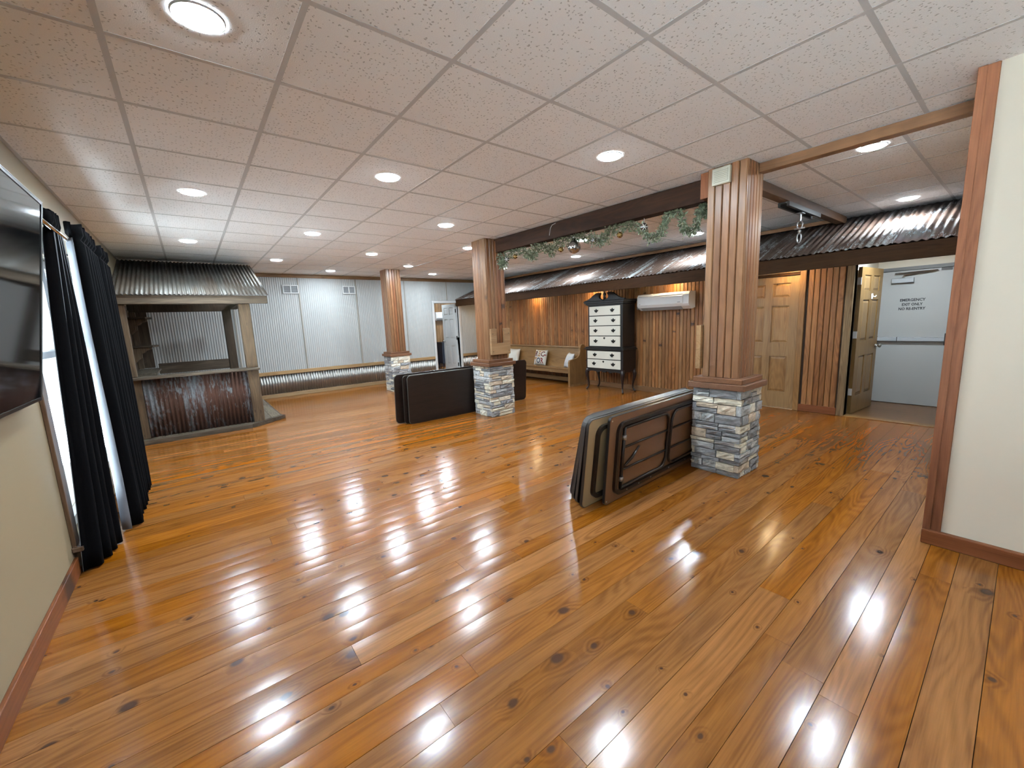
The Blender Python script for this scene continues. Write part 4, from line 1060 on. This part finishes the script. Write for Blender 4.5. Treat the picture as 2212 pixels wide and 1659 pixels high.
rod = T('curtain_rod', 'thin silver curtain rod carrying the black curtains', 'curtain rod', (-0.41, 2.6, 2.08))
bm = NB(); tube(bm, [(-0.43, 1.5, 2.075), (-0.43, 3.75, 2.075)], 0.011, 10); M('rod', bm, CHROME, rod, smooth=True)
for y in (1.58, 2.985, 3.70):
    bm = NB(); tube(bm, [(XL + 0.001, y, 2.075), (-0.43, y, 2.075)], 0.008, 8); box(bm, XL + 0.0005, XL + 0.008, y - 0.02, y + 0.02, 2.05, 2.13); M('rod_bracket', bm, DARKSTEEL, rod)
for y in (1.49, 3.76):
    bm = NB(); bmesh.ops.create_icosphere(bm, subdivisions=2, radius=0.022, matrix=Matrix.Translation((-0.43, y, 2.075))); M('finial', bm, CHROME, rod, smooth=True)

tv = T('television', 'large black flat television tilted forward on the left wall', 'television', (-0.47, 0.55, 1.12))
tvm = Matrix.Translation((-0.535, 0, 1.115)) @ Matrix.Rotation(math.atan2(0.148, 1.0), 4, 'Y')
def tvpart(nm, bm, mat, par=tv):
    bmesh.ops.transform(bm, matrix=tvm, verts=bm.verts); return M(nm, bm, mat, par)
TY0, TY1, TH = -0.36, 1.44, 1.012
tvpart('screen', B(0.0, 0.006, TY0 + 0.012, TY1 - 0.012, 0.016, TH - 0.012), SCREEN)
bm = NB()
box(bm, -0.035, 0.009, TY0, TY0 + 0.012, 0, TH); box(bm, -0.035, 0.009, TY1 - 0.012, TY1, 0, TH); box(bm, -0.035, 0.009, TY0 + 0.012, TY1 - 0.012, 0, 0.016); box(bm, -0.035, 0.009, TY0 + 0.012, TY1 - 0.012, TH - 0.012, TH)
tvpart('bezel', bm, BEZEL)
bm = NB()
box(bm, -0.03, 0.0105, TY0 - 0.002, TY1 + 0.002, TH, TH + 0.003); box(bm, -0.03, 0.0105, TY1, TY1 + 0.003, 0, TH)
tvpart('edge_trim', bm, BEZELS)
tvpart('back_shell', B(-0.034, -0.001, TY0 + 0.012, TY1 - 0.012, 0.016, TH - 0.012), BLACK)
bm = NB(); box(bm, XL + 0.001, XL + 0.02, 0.25, 0.85, 1.25, 1.75); tube(bm, [(XL + 0.02, 0.4, 1.7), (-0.487, 0.4, 1.7)], 0.015, 6); tube(bm, [(XL + 0.02, 0.7, 1.7), (-0.487, 0.7, 1.7)], 0.015, 6)
M('wall_bracket', bm, DARKSTEEL, tv)

# ------------------------------------------------------------------ folded tables
def rrect(w, h, r, n=6):
    pts = []
    for cx, cz, a0 in ((w - r, r, -PI / 2), (w - r, h - r, 0), (r, h - r, PI / 2), (r, r, PI)):
        for i in range(n + 1):
            a = a0 + PI / 2 * i / n; pts.append((cx + r * math.cos(a), cz + r * math.sin(a)))
    return pts
def legframe(root, xa, xb, zlo, zhi, mat, rr=0.09, side=1):
    """a folded leg: rounded U of tube lying against the underside, in local x/z at y=-0.022"""
    y = -0.016; r = 0.0125
    pts = []
    for cx, cz, a0 in ((xb - rr, zlo + rr, -PI / 2), (xb - rr, zhi - rr, 0)):
        for i in range(6):
            a = a0 + PI / 2 * i / 5; pts.append((cx + rr * math.cos(a), y, cz + rr * math.sin(a)))
    pts = [(xa, y, zlo)] + pts + [(xa, y, zhi)]
    if side < 0: pts = [(xa + xb - p[0], p[1], p[2]) for p in pts]
    bm = NB(); tube(bm, pts, r, 8); M('leg', bm, mat, root, local=True, smooth=True)
def folding_table(loc, rot, w, h, label, under, edge, top, group, legs=True, detail=False, flip=False, r=0.06):
    """local: X along the table, Z up its long edge standing, underside towards -Y (towards +Y when flipped)"""
    root = T('folding_table', label, 'folding table', loc, group, rot=rot)
    s = -1 if not flip else 1
    t = 0.022
    bm = NB(); prism(bm, rrect(w, h, r), 'y', 0.0, t); M('edge_band', bm, edge, root, local=True)
    ip = [(0.004 + p[0] * (w - 0.008) / w, 0.004 + p[1] * (h - 0.008) / h) for p in rrect(w, h, r)]
    a, b_ = (-0.0015, 0.006) if not flip else (t - 0.006, t + 0.0015)
    bm = NB(); prism(bm, ip, 'y', a, b_); M('underside_panel', bm, under, root, local=True)
    a, b_ = (t - 0.006, t + 0.0015) if not flip else (-0.0015, 0.006)
    bm = NB(); prism(bm, ip, 'y', a, b_); M('table_top', bm, top, root, local=True)
    if legs and not flip:
        e = 0.085
        # apron: rounded channel frame
        op = [(e + p[0] * (w - 2 * e) / w, 0.055 + p[1] * (h - 0.11) / h) for p in rrect(w, h, 0.09)]
        q = 0.03
        inn = [(e + q + p[0] * (w - 2 * e - 2 * q) / w, 0.055 + q + p[1] * (h - 0.11 - 2 * q) / h) for p in rrect(w, h, 0.075)]
        bm = NB(); n = len(op)
        lay = [[bm.verts.new((p[0], yy, p[1])) for p in pl] for pl, yy in ((op, -0.001), (op, -0.026), (inn, -0.026), (inn, -0.001))]
        for L0, L1 in zip(lay, lay[1:]):
            for i in range(n): bm.faces.new((L0[i], L0[(i + 1) % n], L1[(i + 1) % n], L1[i]))
        M('apron', bm, TLEG, root, local=True)
        if detail:
            for side in (1, -1):
                xa, xb = (e + 0.09, w * 0.52) if side > 0 else (w * 0.55, w - e - 0.09)
                legframe(root, xa, xb, 0.105, h - 0.105, TLEG, side=side)
                xp = xa if side > 0 else xb
                bm = NB(); tube(bm, [(xp, -0.014, 0.10), (xp, -0.014, h - 0.10)], 0.013, 8); M('leg_pivot', bm, TLEG, root, local=True, smooth=True)
                for zz in (0.16, h - 0.20):
                    bm = NB(); tube(bm, [(xp, -0.014, zz), (xp, -0.014, zz + 0.035)], 0.019, 10); M('clamp', bm, STEEL, root, local=True, smooth=True)
                for zz in (h * 0.36, h * 0.62): 
                    x0, x1 = (xp + 0.01, xb - 0.01) if side > 0 else (xa + 0.01, xp - 0.01)
                    bm = NB(); tube(bm, [(x0, -0.013, zz), (x1, -0.013, zz)], 0.0085, 6); M('leg_stretcher', bm, TLEG, root, local=True, smooth=True)
                sg = 1 if side > 0 else -1
                bm = NB(); tube(bm, [(xp + sg * 0.02, -0.02, h * 0.40), (xp + sg * 0.10, -0.03, h * 0.47), (xp + sg * 0.20, -0.028, h * 0.58)], [0.009, 0.013, 0.008], 8); M('lock_brace', bm, TLEG, root, local=True, smooth=True)
            for xx in (0.25, 0.42, 0.6, 0.9, 1.2):
                bm = NB(); lathe(bm, [(0.006, -0.029), (0.006, -0.025)], (xx, 0, 0.071), 8, 'y'); M('rivet', bm, STEEL, root, local=True)
            for xx, zz in ((0.02, 0.03), (0.025, h - 0.03), (0.12, h - 0.1)):
                bm = NB(); lathe(bm, [(0.006, -0.005), (0.006, -0.001)], (xx, 0, zz), 8, 'y'); M('rivet', bm, STEEL, root, local=True)
    return root
G1 = 'folded tables stacked behind the nearest column'
TW, TH2 = 1.62, 0.70
specs = [(2.425, 0.130, 5.0, TBROWN, TEDGE2, TDARK, True, True, 'folded brown table at the front of the near stack, showing its legs and underside', 0.035),
         (2.262, 0.212, 7.0, TTAN, TEDGE2, TDARK, True, False, 'folded table with a tan underside, second in the near stack', 0.045),
         (2.285, 0.285, 9.0, TDARK, TEDGE, TDARK, True, False, 'dark folded table with grey edge, just behind the tan one in the near stack', 0.06),
         (2.310, 0.345, 11.0, TDARK, TEDGE, TDARK, False, False, 'dark folded table third from the back of the near stack', 0.06),
         (2.350, 0.405, 13.2, TDARK, TEDGE2, TDARK, False, False, 'dark folded table second from the back of the near stack', 0.07),
         (2.430, 0.470, 15.6, TDARK, TEDGE2, TDARK, False, False, 'dark folded table at the very back of the near stack', 0.07)]
for x0, y0, deg, u, e, tp, lg, dt, lab, r in specs:
    folding_table((x0, y0, 0.003), (math.radians(deg), 0, math.radians(2.4)), TW, TH2, lab, u, e, tp, G1, lg, dt, r=r)
G2 = 'folded tables leaning behind the middle column'
folding_table((2.455, 3.665, 0.003), (math.radians(3.0), 0, 0), 1.75, 0.71, 'dark walnut folded table leaning in front behind the middle column', TDARK, TEDGE, TDARK, G2, flip=True, r=0.05)
folding_table((2.415, 3.735, 0.003), (math.radians(3.4), 0, 0), 1.75, 0.71, 'thin dark folded table sandwiched second behind the middle column', TDARK, TEDGE2, TDARK, G2, flip=True, r=0.05)
folding_table((2.33, 3.84, 0.003), (math.radians(4.0), 0, 0), 2.47, 0.725, 'long dark folded table at the back, sticking out right of the middle column', TDARK, TEDGE, TDARK, G2, flip=True, r=0.06)

# ------------------------------------------------------------------ tall chest of drawers
hb = T('highboy', 'tall black chest with cream drawers and a broken-scroll top', 'chest', (6.48, 3.25, 0))
fx, bx = 6.28, 6.68
M('lower_case', B(fx + 0.004, bx, 2.81, 3.69, 0.425, 0.80, bev=0.003), BLACKWOOD, hb)
# scalloped apron
pol = [(2.81, 0.43)]
n = 48
for i in range(n + 1):
    u = i / n
    d = 0.33 + 0.035 * abs(math.sin(3 * PI * u)) ** 0.7 + 0.025 * (1 - abs(2 * u - 1)) - 0.03 * (abs(u - 0.5) < 0.06)
    pol.append((2.81 + 0.88 * u, d + 0.01))
pol.append((3.69, 0.43))
bm = NB(); prism(bm, pol, 'x', fx + 0.004, fx + 0.03); M('apron', bm, BLACKWOOD, hb)
for yy in (2.81, 3.665):
    bm = NB(); prism(bm, [(fx + 0.03, 0.43), (fx + 0.03, 0.36), (fx + 0.12, 0.39), (fx + 0.2, 0.375), (fx + 0.3, 0.39), (bx, 0.36), (bx, 0.43)], 'y', yy, yy + 0.025); M('apron', bm, BLACKWOOD, hb)
M('waist_moulding', B(fx - 0.03, bx + 0.005, 2.78, 3.72, 0.80, 0.822, bev=0.004), BLACKWOOD, hb)
M('waist_moulding', B(fx - 0.008, bx + 0.003, 2.80, 3.70, 0.822, 0.85, bev=0.006), BLACKWOOD, hb)
UX = 6.31
M('upper_case', B(UX + 0.004, bx, 2.84, 3.655, 0.85, 1.64, bev=0.003), BLACKWOOD, hb)
for k, (e, za, zb) in enumerate(((0.012, 1.64, 1.655), (0.035, 1.655, 1.685), (0.06, 1.685, 1.715), (0.072, 1.715, 1.728))):
    M('cornice', B(UX - e * 0.8, bx, 2.84 - e, 3.655 + e, za, zb, bev=0.003), BLACKWOOD, hb)
for s in (1, -1):
    cy = 3.2475
    prof = [(0.48, 1.728), (0.465, 1.742), (0.40, 1.752), (0.33, 1.775), (0.26, 1.825), (0.20, 1.865), (0.15, 1.878), (0.095, 1.872), (0.075, 1.857), (0.085, 1.842), (0.105, 1.83), (0.115, 1.80), (0.105, 1.77), (0.075, 1.752), (0.05, 1.745), (0.02, 1.742), (0.02, 1.728)]
    bm = NB(); prism(bm, [(cy + s * p[0], p[1]) for p in prof], 'x', UX - 0.03, UX + 0.02, 0.004); M('scroll', bm, BLACKWOOD, hb)
bm = NB(); lathe(bm, [(0.022, 1.728), (0.022, 1.775), (0.03, 1.785), (0.016, 1.80), (0.026, 1.825), (0.03, 1.845), (0.016, 1.865), (0.01, 1.88), (0.013, 1.89), (0.004, 1.935), (0.001, 1.945)], (UX, 3.2475, 0), 14); M('finial', bm, BLACKWOOD, hb, smooth=True)
def drawer(x, y0, y1, z0, z1, key, inset=0.0):
    d = M('drawer', B(x - 0.012, x + 0.003, y0, y1, z0, z1, bev=0.002), DRAWERW, hb)
    w = y1 - y0
    for f in (0.21 + inset, 0.79 - inset):
        yy = y0 + w * f; zz = (z0 + z1) / 2 + 0.004
        bm = NB()
        wing = [(-0.05, 0.012), (-0.042, 0.022), (-0.03, 0.012), (-0.018, 0.018), (-0.008, 0.034), (0, 0.038), (0.008, 0.034), (0.018, 0.018), (0.03, 0.012), (0.042, 0.022), (0.05, 0.012), (0.04, -0.006), (0.026, -0.014), (0.012, -0.03), (0, -0.036), (-0.012, -0.03), (-0.026, -0.014), (-0.04, -0.006)]
        prism(bm, [(yy + a, zz + b_) for a, b_ in wing], 'x', x - 0.0145, x - 0.0115)
        tube(bm, [(x - 0.014, yy - 0.028, zz + 0.006), (x - 0.03, yy - 0.028, zz), (x - 0.032, yy - 0.015, zz - 0.018), (x - 0.032, yy + 0.015, zz - 0.018), (x - 0.03, yy + 0.028, zz), (x - 0.014, yy + 0.028, zz + 0.006)], 0.004, 6)
        M('handle', bm, IRON, d)
    if key:
        bm = NB(); yy = (y0 + y1) / 2; zz = z1 - 0.035
        prism(bm, [(yy + a, zz + b_) for a, b_ in ((-0.028, 0.008), (-0.014, 0.012), (0, 0.024), (0.014, 0.012), (0.028, 0.008), (0.012, -0.012), (0, -0.022), (-0.012, -0.012))], 'x', x - 0.0145, x - 0.0115); M('keyhole_plate', bm, IRON, d)
for k, (za, zb) in enumerate(((1.452, 1.622), (1.262, 1.436), (1.072, 1.248), (0.868, 1.056))): drawer(UX, 2.885, 3.61, za, zb, k == 3, 0.03 if k == 0 else 0)
drawer(fx, 2.855, 3.645, 0.625, 0.775, False, 0.03); drawer(fx, 2.855, 3.645, 0.445, 0.61, True)
def cab_leg(x, y, dx, dy):
    bm = NB(); d = Vector((dx, dy, 0)).normalized()
    path = [(0.0, 0.43, 0.036), (0.012, 0.39, 0.04), (0.028, 0.345, 0.038), (0.026, 0.29, 0.031), (0.008, 0.21, 0.022), (-0.008, 0.13, 0.0165), (-0.006, 0.07, 0.0145), (0.012, 0.035, 0.0165), (0.032, 0.018, 0.021), (0.036, 0.004, 0.019)]
    tube(bm, [(x + d.x * o, y + d.y * o, z) for o, z, r in path], [r for o, z, r in path], 12); M('leg', bm, MAHOG, hb, smooth=True)
cab_leg(fx + 0.03, 2.84, -1, -1); cab_leg(fx + 0.03, 3.66, -1, 1); cab_leg(bx - 0.04, 2.84, 0.2, -1); cab_leg(bx - 0.04, 3.66, 0.2, 1)

# ------------------------------------------------------------------ pew with cushions
pw = T('church_pew', 'long honey oak church pew along the beadboard wall', 'pew', (6.5, 5.6, 0))
PY0, PY1 = 4.11, 7.15
endp = [(6.24, 0.0), (6.74, 0.0), (6.745, 0.70), (6.74, 0.80), (6.715, 0.85), (6.66, 0.868), (6.605, 0.85), (6.58, 0.80), (6.572, 0.72), (6.55, 0.64), (6.50, 0.585), (6.42, 0.565), (6.32, 0.565), (6.262, 0.555), (6.245, 0.52)]
for a in (PY0, PY1 - 0.05):
    bm = NB(); prism(bm, endp, 'y', a, a + 0.05, 0.006); M('end_panel', bm, PEWW_Z, pw)
bm = NB(); prism(bm, [(6.56, 0.36), (6.585, 0.36), (6.685, 0.79), (6.66, 0.79)], 'y', PY0 + 0.05, PY1 - 0.05); M('back_panel', bm, PEWW, pw)
bm = NB(); prism(bm, [(6.635, 0.785), (6.705, 0.785), (6.71, 0.80), (6.70, 0.815), (6.64, 0.815), (6.632, 0.80)], 'y', PY0 + 0.05, PY1 - 0.05); M('top_rail', bm, PEWW, pw)
bm = NB(); prism(bm, [(6.262, 0.385), (6.265, 0.355), (6.60, 0.325), (6.60, 0.355), (6.28, 0.392)], 'y', PY0 + 0.05, PY1 - 0.05, 0.003); M('seat', bm, PEWW, pw)
M('seat_apron', B(6.285, 6.31, PY0 + 0.05, PY1 - 0.05, 0.27, 0.353, bev=0.003), PEWW, pw)
M('foot_rail', B(6.56, 6.59, PY0 + 0.05, PY1 - 0.05, 0.05, 0.14, bev=0.003), PEWW, pw)
M('plinth', B(6.235, 6.745, PY0 - 0.006, PY0, 0.0, 0.045), PEWW_Z, pw)

def cushion(loc, rot, w, h, th, mat, label, letters=None):
    root_bm = NB(); n = 12; V = {}
    def dep(u, v): return th * 0.5 * (max(0, (1 - abs(u) ** 2.6)) * max(0, (1 - abs(v) ** 2.6))) ** 0.5 + 0.004
    def xy(u, v):
        p = 1 - 0.07 * (1 - v * v) * (u * u) - 0.0; q = 1 - 0.07 * (1 - u * u) * (v * v)
        return u * w / 2 * p, v * h / 2 * q
    for s in (1, -1):
        for j in range(n + 1):
            for i in range(n + 1):
                u, v = -1 + 2 * i / n, -1 + 2 * j / n; X, Z = xy(u, v)
                V[(s, i, j)] = root_bm.verts.new((X, -s * dep(u, v), Z + h / 2))
        for j in range(n):
            for i in range(n): root_bm.faces.new((V[(s, i, j)], V[(s, i + 1, j)], V[(s, i + 1, j + 1)], V[(s, i, j + 1)]))
    rim = [(i, 0) for i in range(n)] + [(n, j) for j in range(n)] + [(i, n) for i in range(n, 0, -1)] + [(0, j) for j in range(n, 0, -1)]
    for a, b_ in zip(rim, rim[1:] + rim[:1]): root_bm.faces.new((V[(1,) + a], V[(1,) + b_], V[(-1,) + b_], V[(-1,) + a]))
    o = M('cushion', root_bm, mat, local=True, smooth=True, label=label, cat='cushion', group='cushions on the pew')
    o.location = loc; o.rotation_euler = rot
    if letters:
        for ch, cx, cz, col in letters:
            me = text_mesh(ch, 0.17, 0.004); me.name = 'letter'
            me.materials.append(plain('letter_' + ch.replace('-', 'dash'), col, 0.8))
            mx = (max(v.co.x for v in me.vertices) + min(v.co.x for v in me.vertices)) / 2
            for v in me.vertices:
                X = v.co.x * 0.92 + cx; Z = v.co.y + cz
                u, vv = max(-1, min(1, X / (w / 2))), max(-1, min(1, (Z - h / 2) / (h / 2)))
                v.co = (X, -dep(u, vv) - 0.0025 - v.co.z, Z)
            l = bpy.data.objects.new('letter', me); COL.objects.link(l); l.parent = o; l['label'] = 'letter ' + ch if ch != '-' else 'hyphen'
    return o
RED, OCH, NVY, MAR = (0.30, 0.035, 0.03), (0.50, 0.22, 0.04), (0.03, 0.04, 0.10), (0.16, 0.03, 0.03)
cushion((6.46, 5.28, 0.372), (math.radians(-16), 0, -PI / 2), 0.40, 0.36, 0.13, CUSH, 'white cushion printed with coloured capital letters, mid pew',
        [('R', -0.105, 0.20, MAR), ('E', 0.0, 0.20, OCH), ('C', 0.105, 0.20, MAR), ('-', 0.168, 0.20, RED), ('T', -0.105, 0.045, OCH), ('O', 0.0, 0.045, NVY), ('R', 0.105, 0.045, RED)])
cushion((6.42, 4.37, 0.375), (math.radians(-22), 0, -PI / 2 - 0.5), 0.36, 0.33, 0.12, CUSHB, 'pale blue-white cushion leaning at the right end of the pew')
cushion((6.46, 6.28, 0.372), (math.radians(-16), 0, -PI / 2), 0.40, 0.36, 0.13, CUSH, 'white cushion at the left, half hidden behind the middle column')

# ------------------------------------------------------------------ cabinet and basket in the room beyond
cb = T('cabinet', 'navy blue two-door cabinet in the room beyond the white door', 'cabinet', (6.95, YR - 0.2, 0))
cx0, cx1, cy0, cy1 = 6.60, 7.45, YR - 0.38, YR - 0.03
M('body', B(cx0, cx1, cy0, cy1, 0.12, 0.79, bev=0.004), NAVY, cb)
M('top', B(cx0 - 0.03, cx1 + 0.03, cy0 - 0.03, cy1, 0.79, 0.82, bev=0.005), NAVY, cb)
for a, b_ in ((cx0 + 0.04, (cx0 + cx1) / 2 - 0.005), ((cx0 + cx1) / 2 + 0.005, cx1 - 0.04)):
    bm = NB(); f = 0.045
    box(bm, a, a + f, cy0 - 0.018, cy0, 0.16, 0.75); box(bm, b_ - f, b_, cy0 - 0.018, cy0, 0.16, 0.75); box(bm, a + f, b_ - f, cy0 - 0.018, cy0, 0.16, 0.16 + f); box(bm, a + f, b_ - f, cy0 - 0.018, cy0, 0.75 - f, 0.75)
    dr = M('door', bm, NAVY, cb)
    bm = NB(); xm = (a + b_) / 2
    tube(bm, [(a + f, cy0 - 0.008, 0.21), (xm, cy0 - 0.008, 0.45), (b_ - f, cy0 - 0.008, 0.70)], 0.008, 6); tube(bm, [(b_ - f, cy0 - 0.008, 0.21), (xm, cy0 - 0.008, 0.45), (a + f, cy0 - 0.008, 0.70)], 0.008, 6)
    M('lattice', bm, NAVY, dr)
    xx = b_ - 0.02 if a < cx0 + 0.1 else a + 0.02
    bm = NB(); tube(bm, [(xx, cy0 - 0.019, 0.42), (xx, cy0 - 0.035, 0.43), (xx, cy0 - 0.035, 0.50), (xx, cy0 - 0.019, 0.51)], 0.006, 6); M('handle', bm, IRON, dr)
for xx in (cx0 + 0.03, cx1 - 0.03):
    for yy in (cy0 + 0.03, cy1 - 0.03):
        bm = NB(); tube(bm, [(xx, yy, 0.0), (xx, yy, 0.125)], [0.016, 0.028], 8); M('leg', bm, NAVY, cb)
bk = T('wire_basket', 'small brown wire basket on top of the navy cabinet', 'basket', (7.0, YR - 0.2, 0.822))
for zz in (0.824, 0.88, 0.94):
    bm = NB(); r = 0.13 + (zz - 0.82) * 0.2
    tube(bm, [(7.0 + r * math.cos(2 * PI * i / 20), YR - 0.2 + r * 0.8 * math.sin(2 * PI * i / 20), zz) for i in range(21)], 0.004, 5); M('hoop', bm, BASK, bk)
for i in range(14):
    a = 2 * PI * i / 14; bm = NB()
    tube(bm, [(7.0 + (0.13) * math.cos(a), YR - 0.2 + 0.104 * math.sin(a), 0.823), (7.0 + 0.154 * math.cos(a + 0.2), YR - 0.2 + 0.123 * math.sin(a + 0.2), 0.94)], 0.0035, 5); M('wire', bm, BASK, bk)
bm = NB(); tube(bm, [(7.0 + 0.154 * math.cos(PI * i / 10), YR - 0.2, 0.94 + 0.09 * math.sin(PI * i / 10)) for i in range(11)], 0.005, 6); M('handle', bm, BASK, bk)

# ------------------------------------------------------------------ garland with ornaments on the dark beam
gl = T('garland', 'frosted green leafy garland draped under the dark beam', 'garland', (3.86, 1.6, 2.4))
gr = random.Random(21)
def gx_(y): return 3.96 - 0.0416 * (y - 0.1)
ctrl = [(3.13, 2.37), (3.10, 2.24), (3.06, 2.22), (3.0, 2.33), (2.85, 2.385), (2.62, 2.36), (2.50, 2.28), (2.42, 2.26), (2.36, 2.36), (2.2, 2.33), (2.12, 2.27), (2.02, 2.34), (1.85, 2.38), (1.65, 2.385), (1.5, 2.33), (1.38, 2.27), (1.28, 2.28), (1.22, 2.36), (1.05, 2.375), (0.9, 2.36), (0.80, 2.27), (0.72, 2.18), (0.60, 2.20), (0.58, 2.32), (0.52, 2.39), (0.42, 2.38), (0.40, 2.28), (0.35, 2.18), (0.27, 2.20), (0.24, 2.31), (0.22, 2.385), (0.17, 2.36), (0.14, 2.28)]
pts = []
for (ya, za), (yb, zb) in zip(ctrl, ctrl[1:]):
    for s in range(5): pts.append((gx_(ya + (yb - ya) * s / 5) - 0.02 + 0.015 * math.sin(7 * ya), ya + (yb - ya) * s / 5, za + (zb - za) * s / 5))
bm = NB(); tube(bm, pts, 0.004, 5); M('stem', bm, STEMM, gl)
bm = NB()
def leaf(p, d, L, w):
    d = d.normalized(); a = d.cross(Vector((gr.uniform(-1, 1), gr.uniform(-1, 1), gr.uniform(-1, 1)))).normalized(); up = d.cross(a) * (L * 0.15)
    v = [bm.verts.new(p), bm.verts.new(p + d * L * 0.5 + a * w + up), bm.verts.new(p + d * L), bm.verts.new(p + d * L * 0.5 - a * w + up), bm.verts.new(p + d * L * 0.5 - up * 0.2)]
    bm.faces.new((v[0], v[4], v[1])); bm.faces.new((v[1], v[4], v[2])); bm.faces.new((v[2], v[4], v[3])); bm.faces.new((v[3], v[4], v[0]))
for p in pts:
    dense = 24 if p[1] > 0.95 else 20
    for _ in range(dense):
        th = gr.uniform(0, 2 * PI); r = gr.uniform(0.0, 0.062 if p[1] > 0.9 else 0.042)
        q = Vector((p[0] + r * math.cos(th), p[1] + gr.uniform(-0.03, 0.03), min(2.385, p[2] + r * math.sin(th))))
        leaf(q, Vector((math.cos(th), gr.uniform(-1, 1), math.sin(th) - 0.2)), gr.uniform(0.022, 0.042), gr.uniform(0.006, 0.011))
M('foliage', bm, LEAF, gl, kind='stuff')

def ball(y, z, mat, label, r=0.042):
    root = T('ornament', label, 'ornament', (gx_(y) - 0.035, y, z - r), 'small ornaments in the garland')
    c_ = Vector((gx_(y) - 0.035, y, z))
    bm = NB(); bmesh.ops.create_icosphere(bm, subdivisions=2, radius=r * 0.8, matrix=Matrix.Translation(c_)); M('ball', bm, mat, root, smooth=True)
    bm = NB()
    for k in range(6):      # raised six-arm star on the ball, towards the room
        a = PI / 3 * k; n = Vector((-0.75, -0.64, -0.15)).normalized(); u = n.cross(Vector((0, 0, 1))).normalized(); v = n.cross(u)
        d = u * math.cos(a) + v * math.sin(a)
        tube(bm, [c_ + n * r * 0.8, c_ + n * r * 0.72 + d * r * 0.42, c_ + n * r * 0.42 + d * r * 0.78], 0.0042, 5)
    M('star', bm, WHITE if mat is SILVER else plain('pale_gold', (0.62, 0.42, 0.16), 0.3, metal=0.8), root, smooth=True)
    bm = NB(); tube(bm, [c_ + Vector((0, 0, r * 0.75)), c_ + Vector((0, 0, r * 1.7))], 0.003, 5); M('hanger', bm, STEEL, root)
ball(2.78, 2.30, GOLD, 'small gold star ornament second from the left end of the garland')
ball(3.0, 2.30, SILVER, 'small silver star ornament at the left end of the garland') if False else None
ball(2.52, 2.30, GOLD, 'small gold star ornament in the left drop of the garland') if False else None
ball(2.96, 2.285, SILVER, 'small silver star ornament nearest the middle column')
ball(1.93, 2.265, GOLD, 'small gold ornament just left of the big silver ornament')
ball(1.43, 2.29, SILVER, 'small silver ornament just right of the big silver ornament')
ball(1.08, 2.285, GOLD, 'gold star ornament midway along the right half of the garland')
ball(0.79, 2.31, SILVER, 'silver star ornament nearest the near column', r=0.05)
by, bz = 1.73, 2.27
bo = T('hanging_ornament', 'big fluted silver glass ornament hanging from the garland', 'ornament', (gx_(by) - 0.02, by, bz - 0.09))
bm = NB(); seg = 24; prof = [(0.012, 0.095), (0.022, 0.09), (0.026, 0.07), (0.045, 0.05), (0.068, 0.02), (0.074, -0.01), (0.066, -0.04), (0.048, -0.065), (0.022, -0.08), (0.004, -0.084)]
rings = []
for r, h in prof:
    rings.append([bm.verts.new((gx_(by) - 0.02 + r * (1 + 0.06 * (k % 2)) * math.cos(2 * PI * k / seg), by + r * (1 + 0.06 * (k % 2)) * math.sin(2 * PI * k / seg), bz + h)) for k in range(seg)])
for a, b_ in zip(rings, rings[1:]):
    for k in range(seg): bm.faces.new((a[k], a[(k + 1) % seg], b_[(k + 1) % seg], b_[k]))
bm.faces.new(rings[0]); bm.faces.new(rings[-1])
M('globe', bm, plain('mercury_glass', (0.72, 0.71, 0.72), 0.12, metal=0.95), bo, smooth=True)
bm = NB(); lathe(bm, [(0.016, 0.09), (0.018, 0.115), (0.008, 0.12)], (gx_(by) - 0.02, by, bz), 12); M('cap', bm, STEEL, bo, smooth=True)
bm = NB(); tube(bm, [(gx_(by) - 0.02, by, bz + 0.118), (gx_(by) - 0.02, by, 2.40)], 0.002, 5); M('cord', bm, STEEL, bo)
bm = NB(); yy = 2.05; xx = 3.885 - 0.0416 * (yy - 0.05) - 0.004
tube(bm, [(xx, yy - 0.09, 2.575), (xx - 0.002, yy - 0.03, 2.565), (xx - 0.003, yy, 2.53), (xx - 0.004, yy + 0.02, 2.45)], 0.004, 5)
M('string', bm, plain('white_string', (0.6, 0.58, 0.55), 0.8), label='short white string dangling on the face of the dark beam', cat='string')
print('planks', nplank)
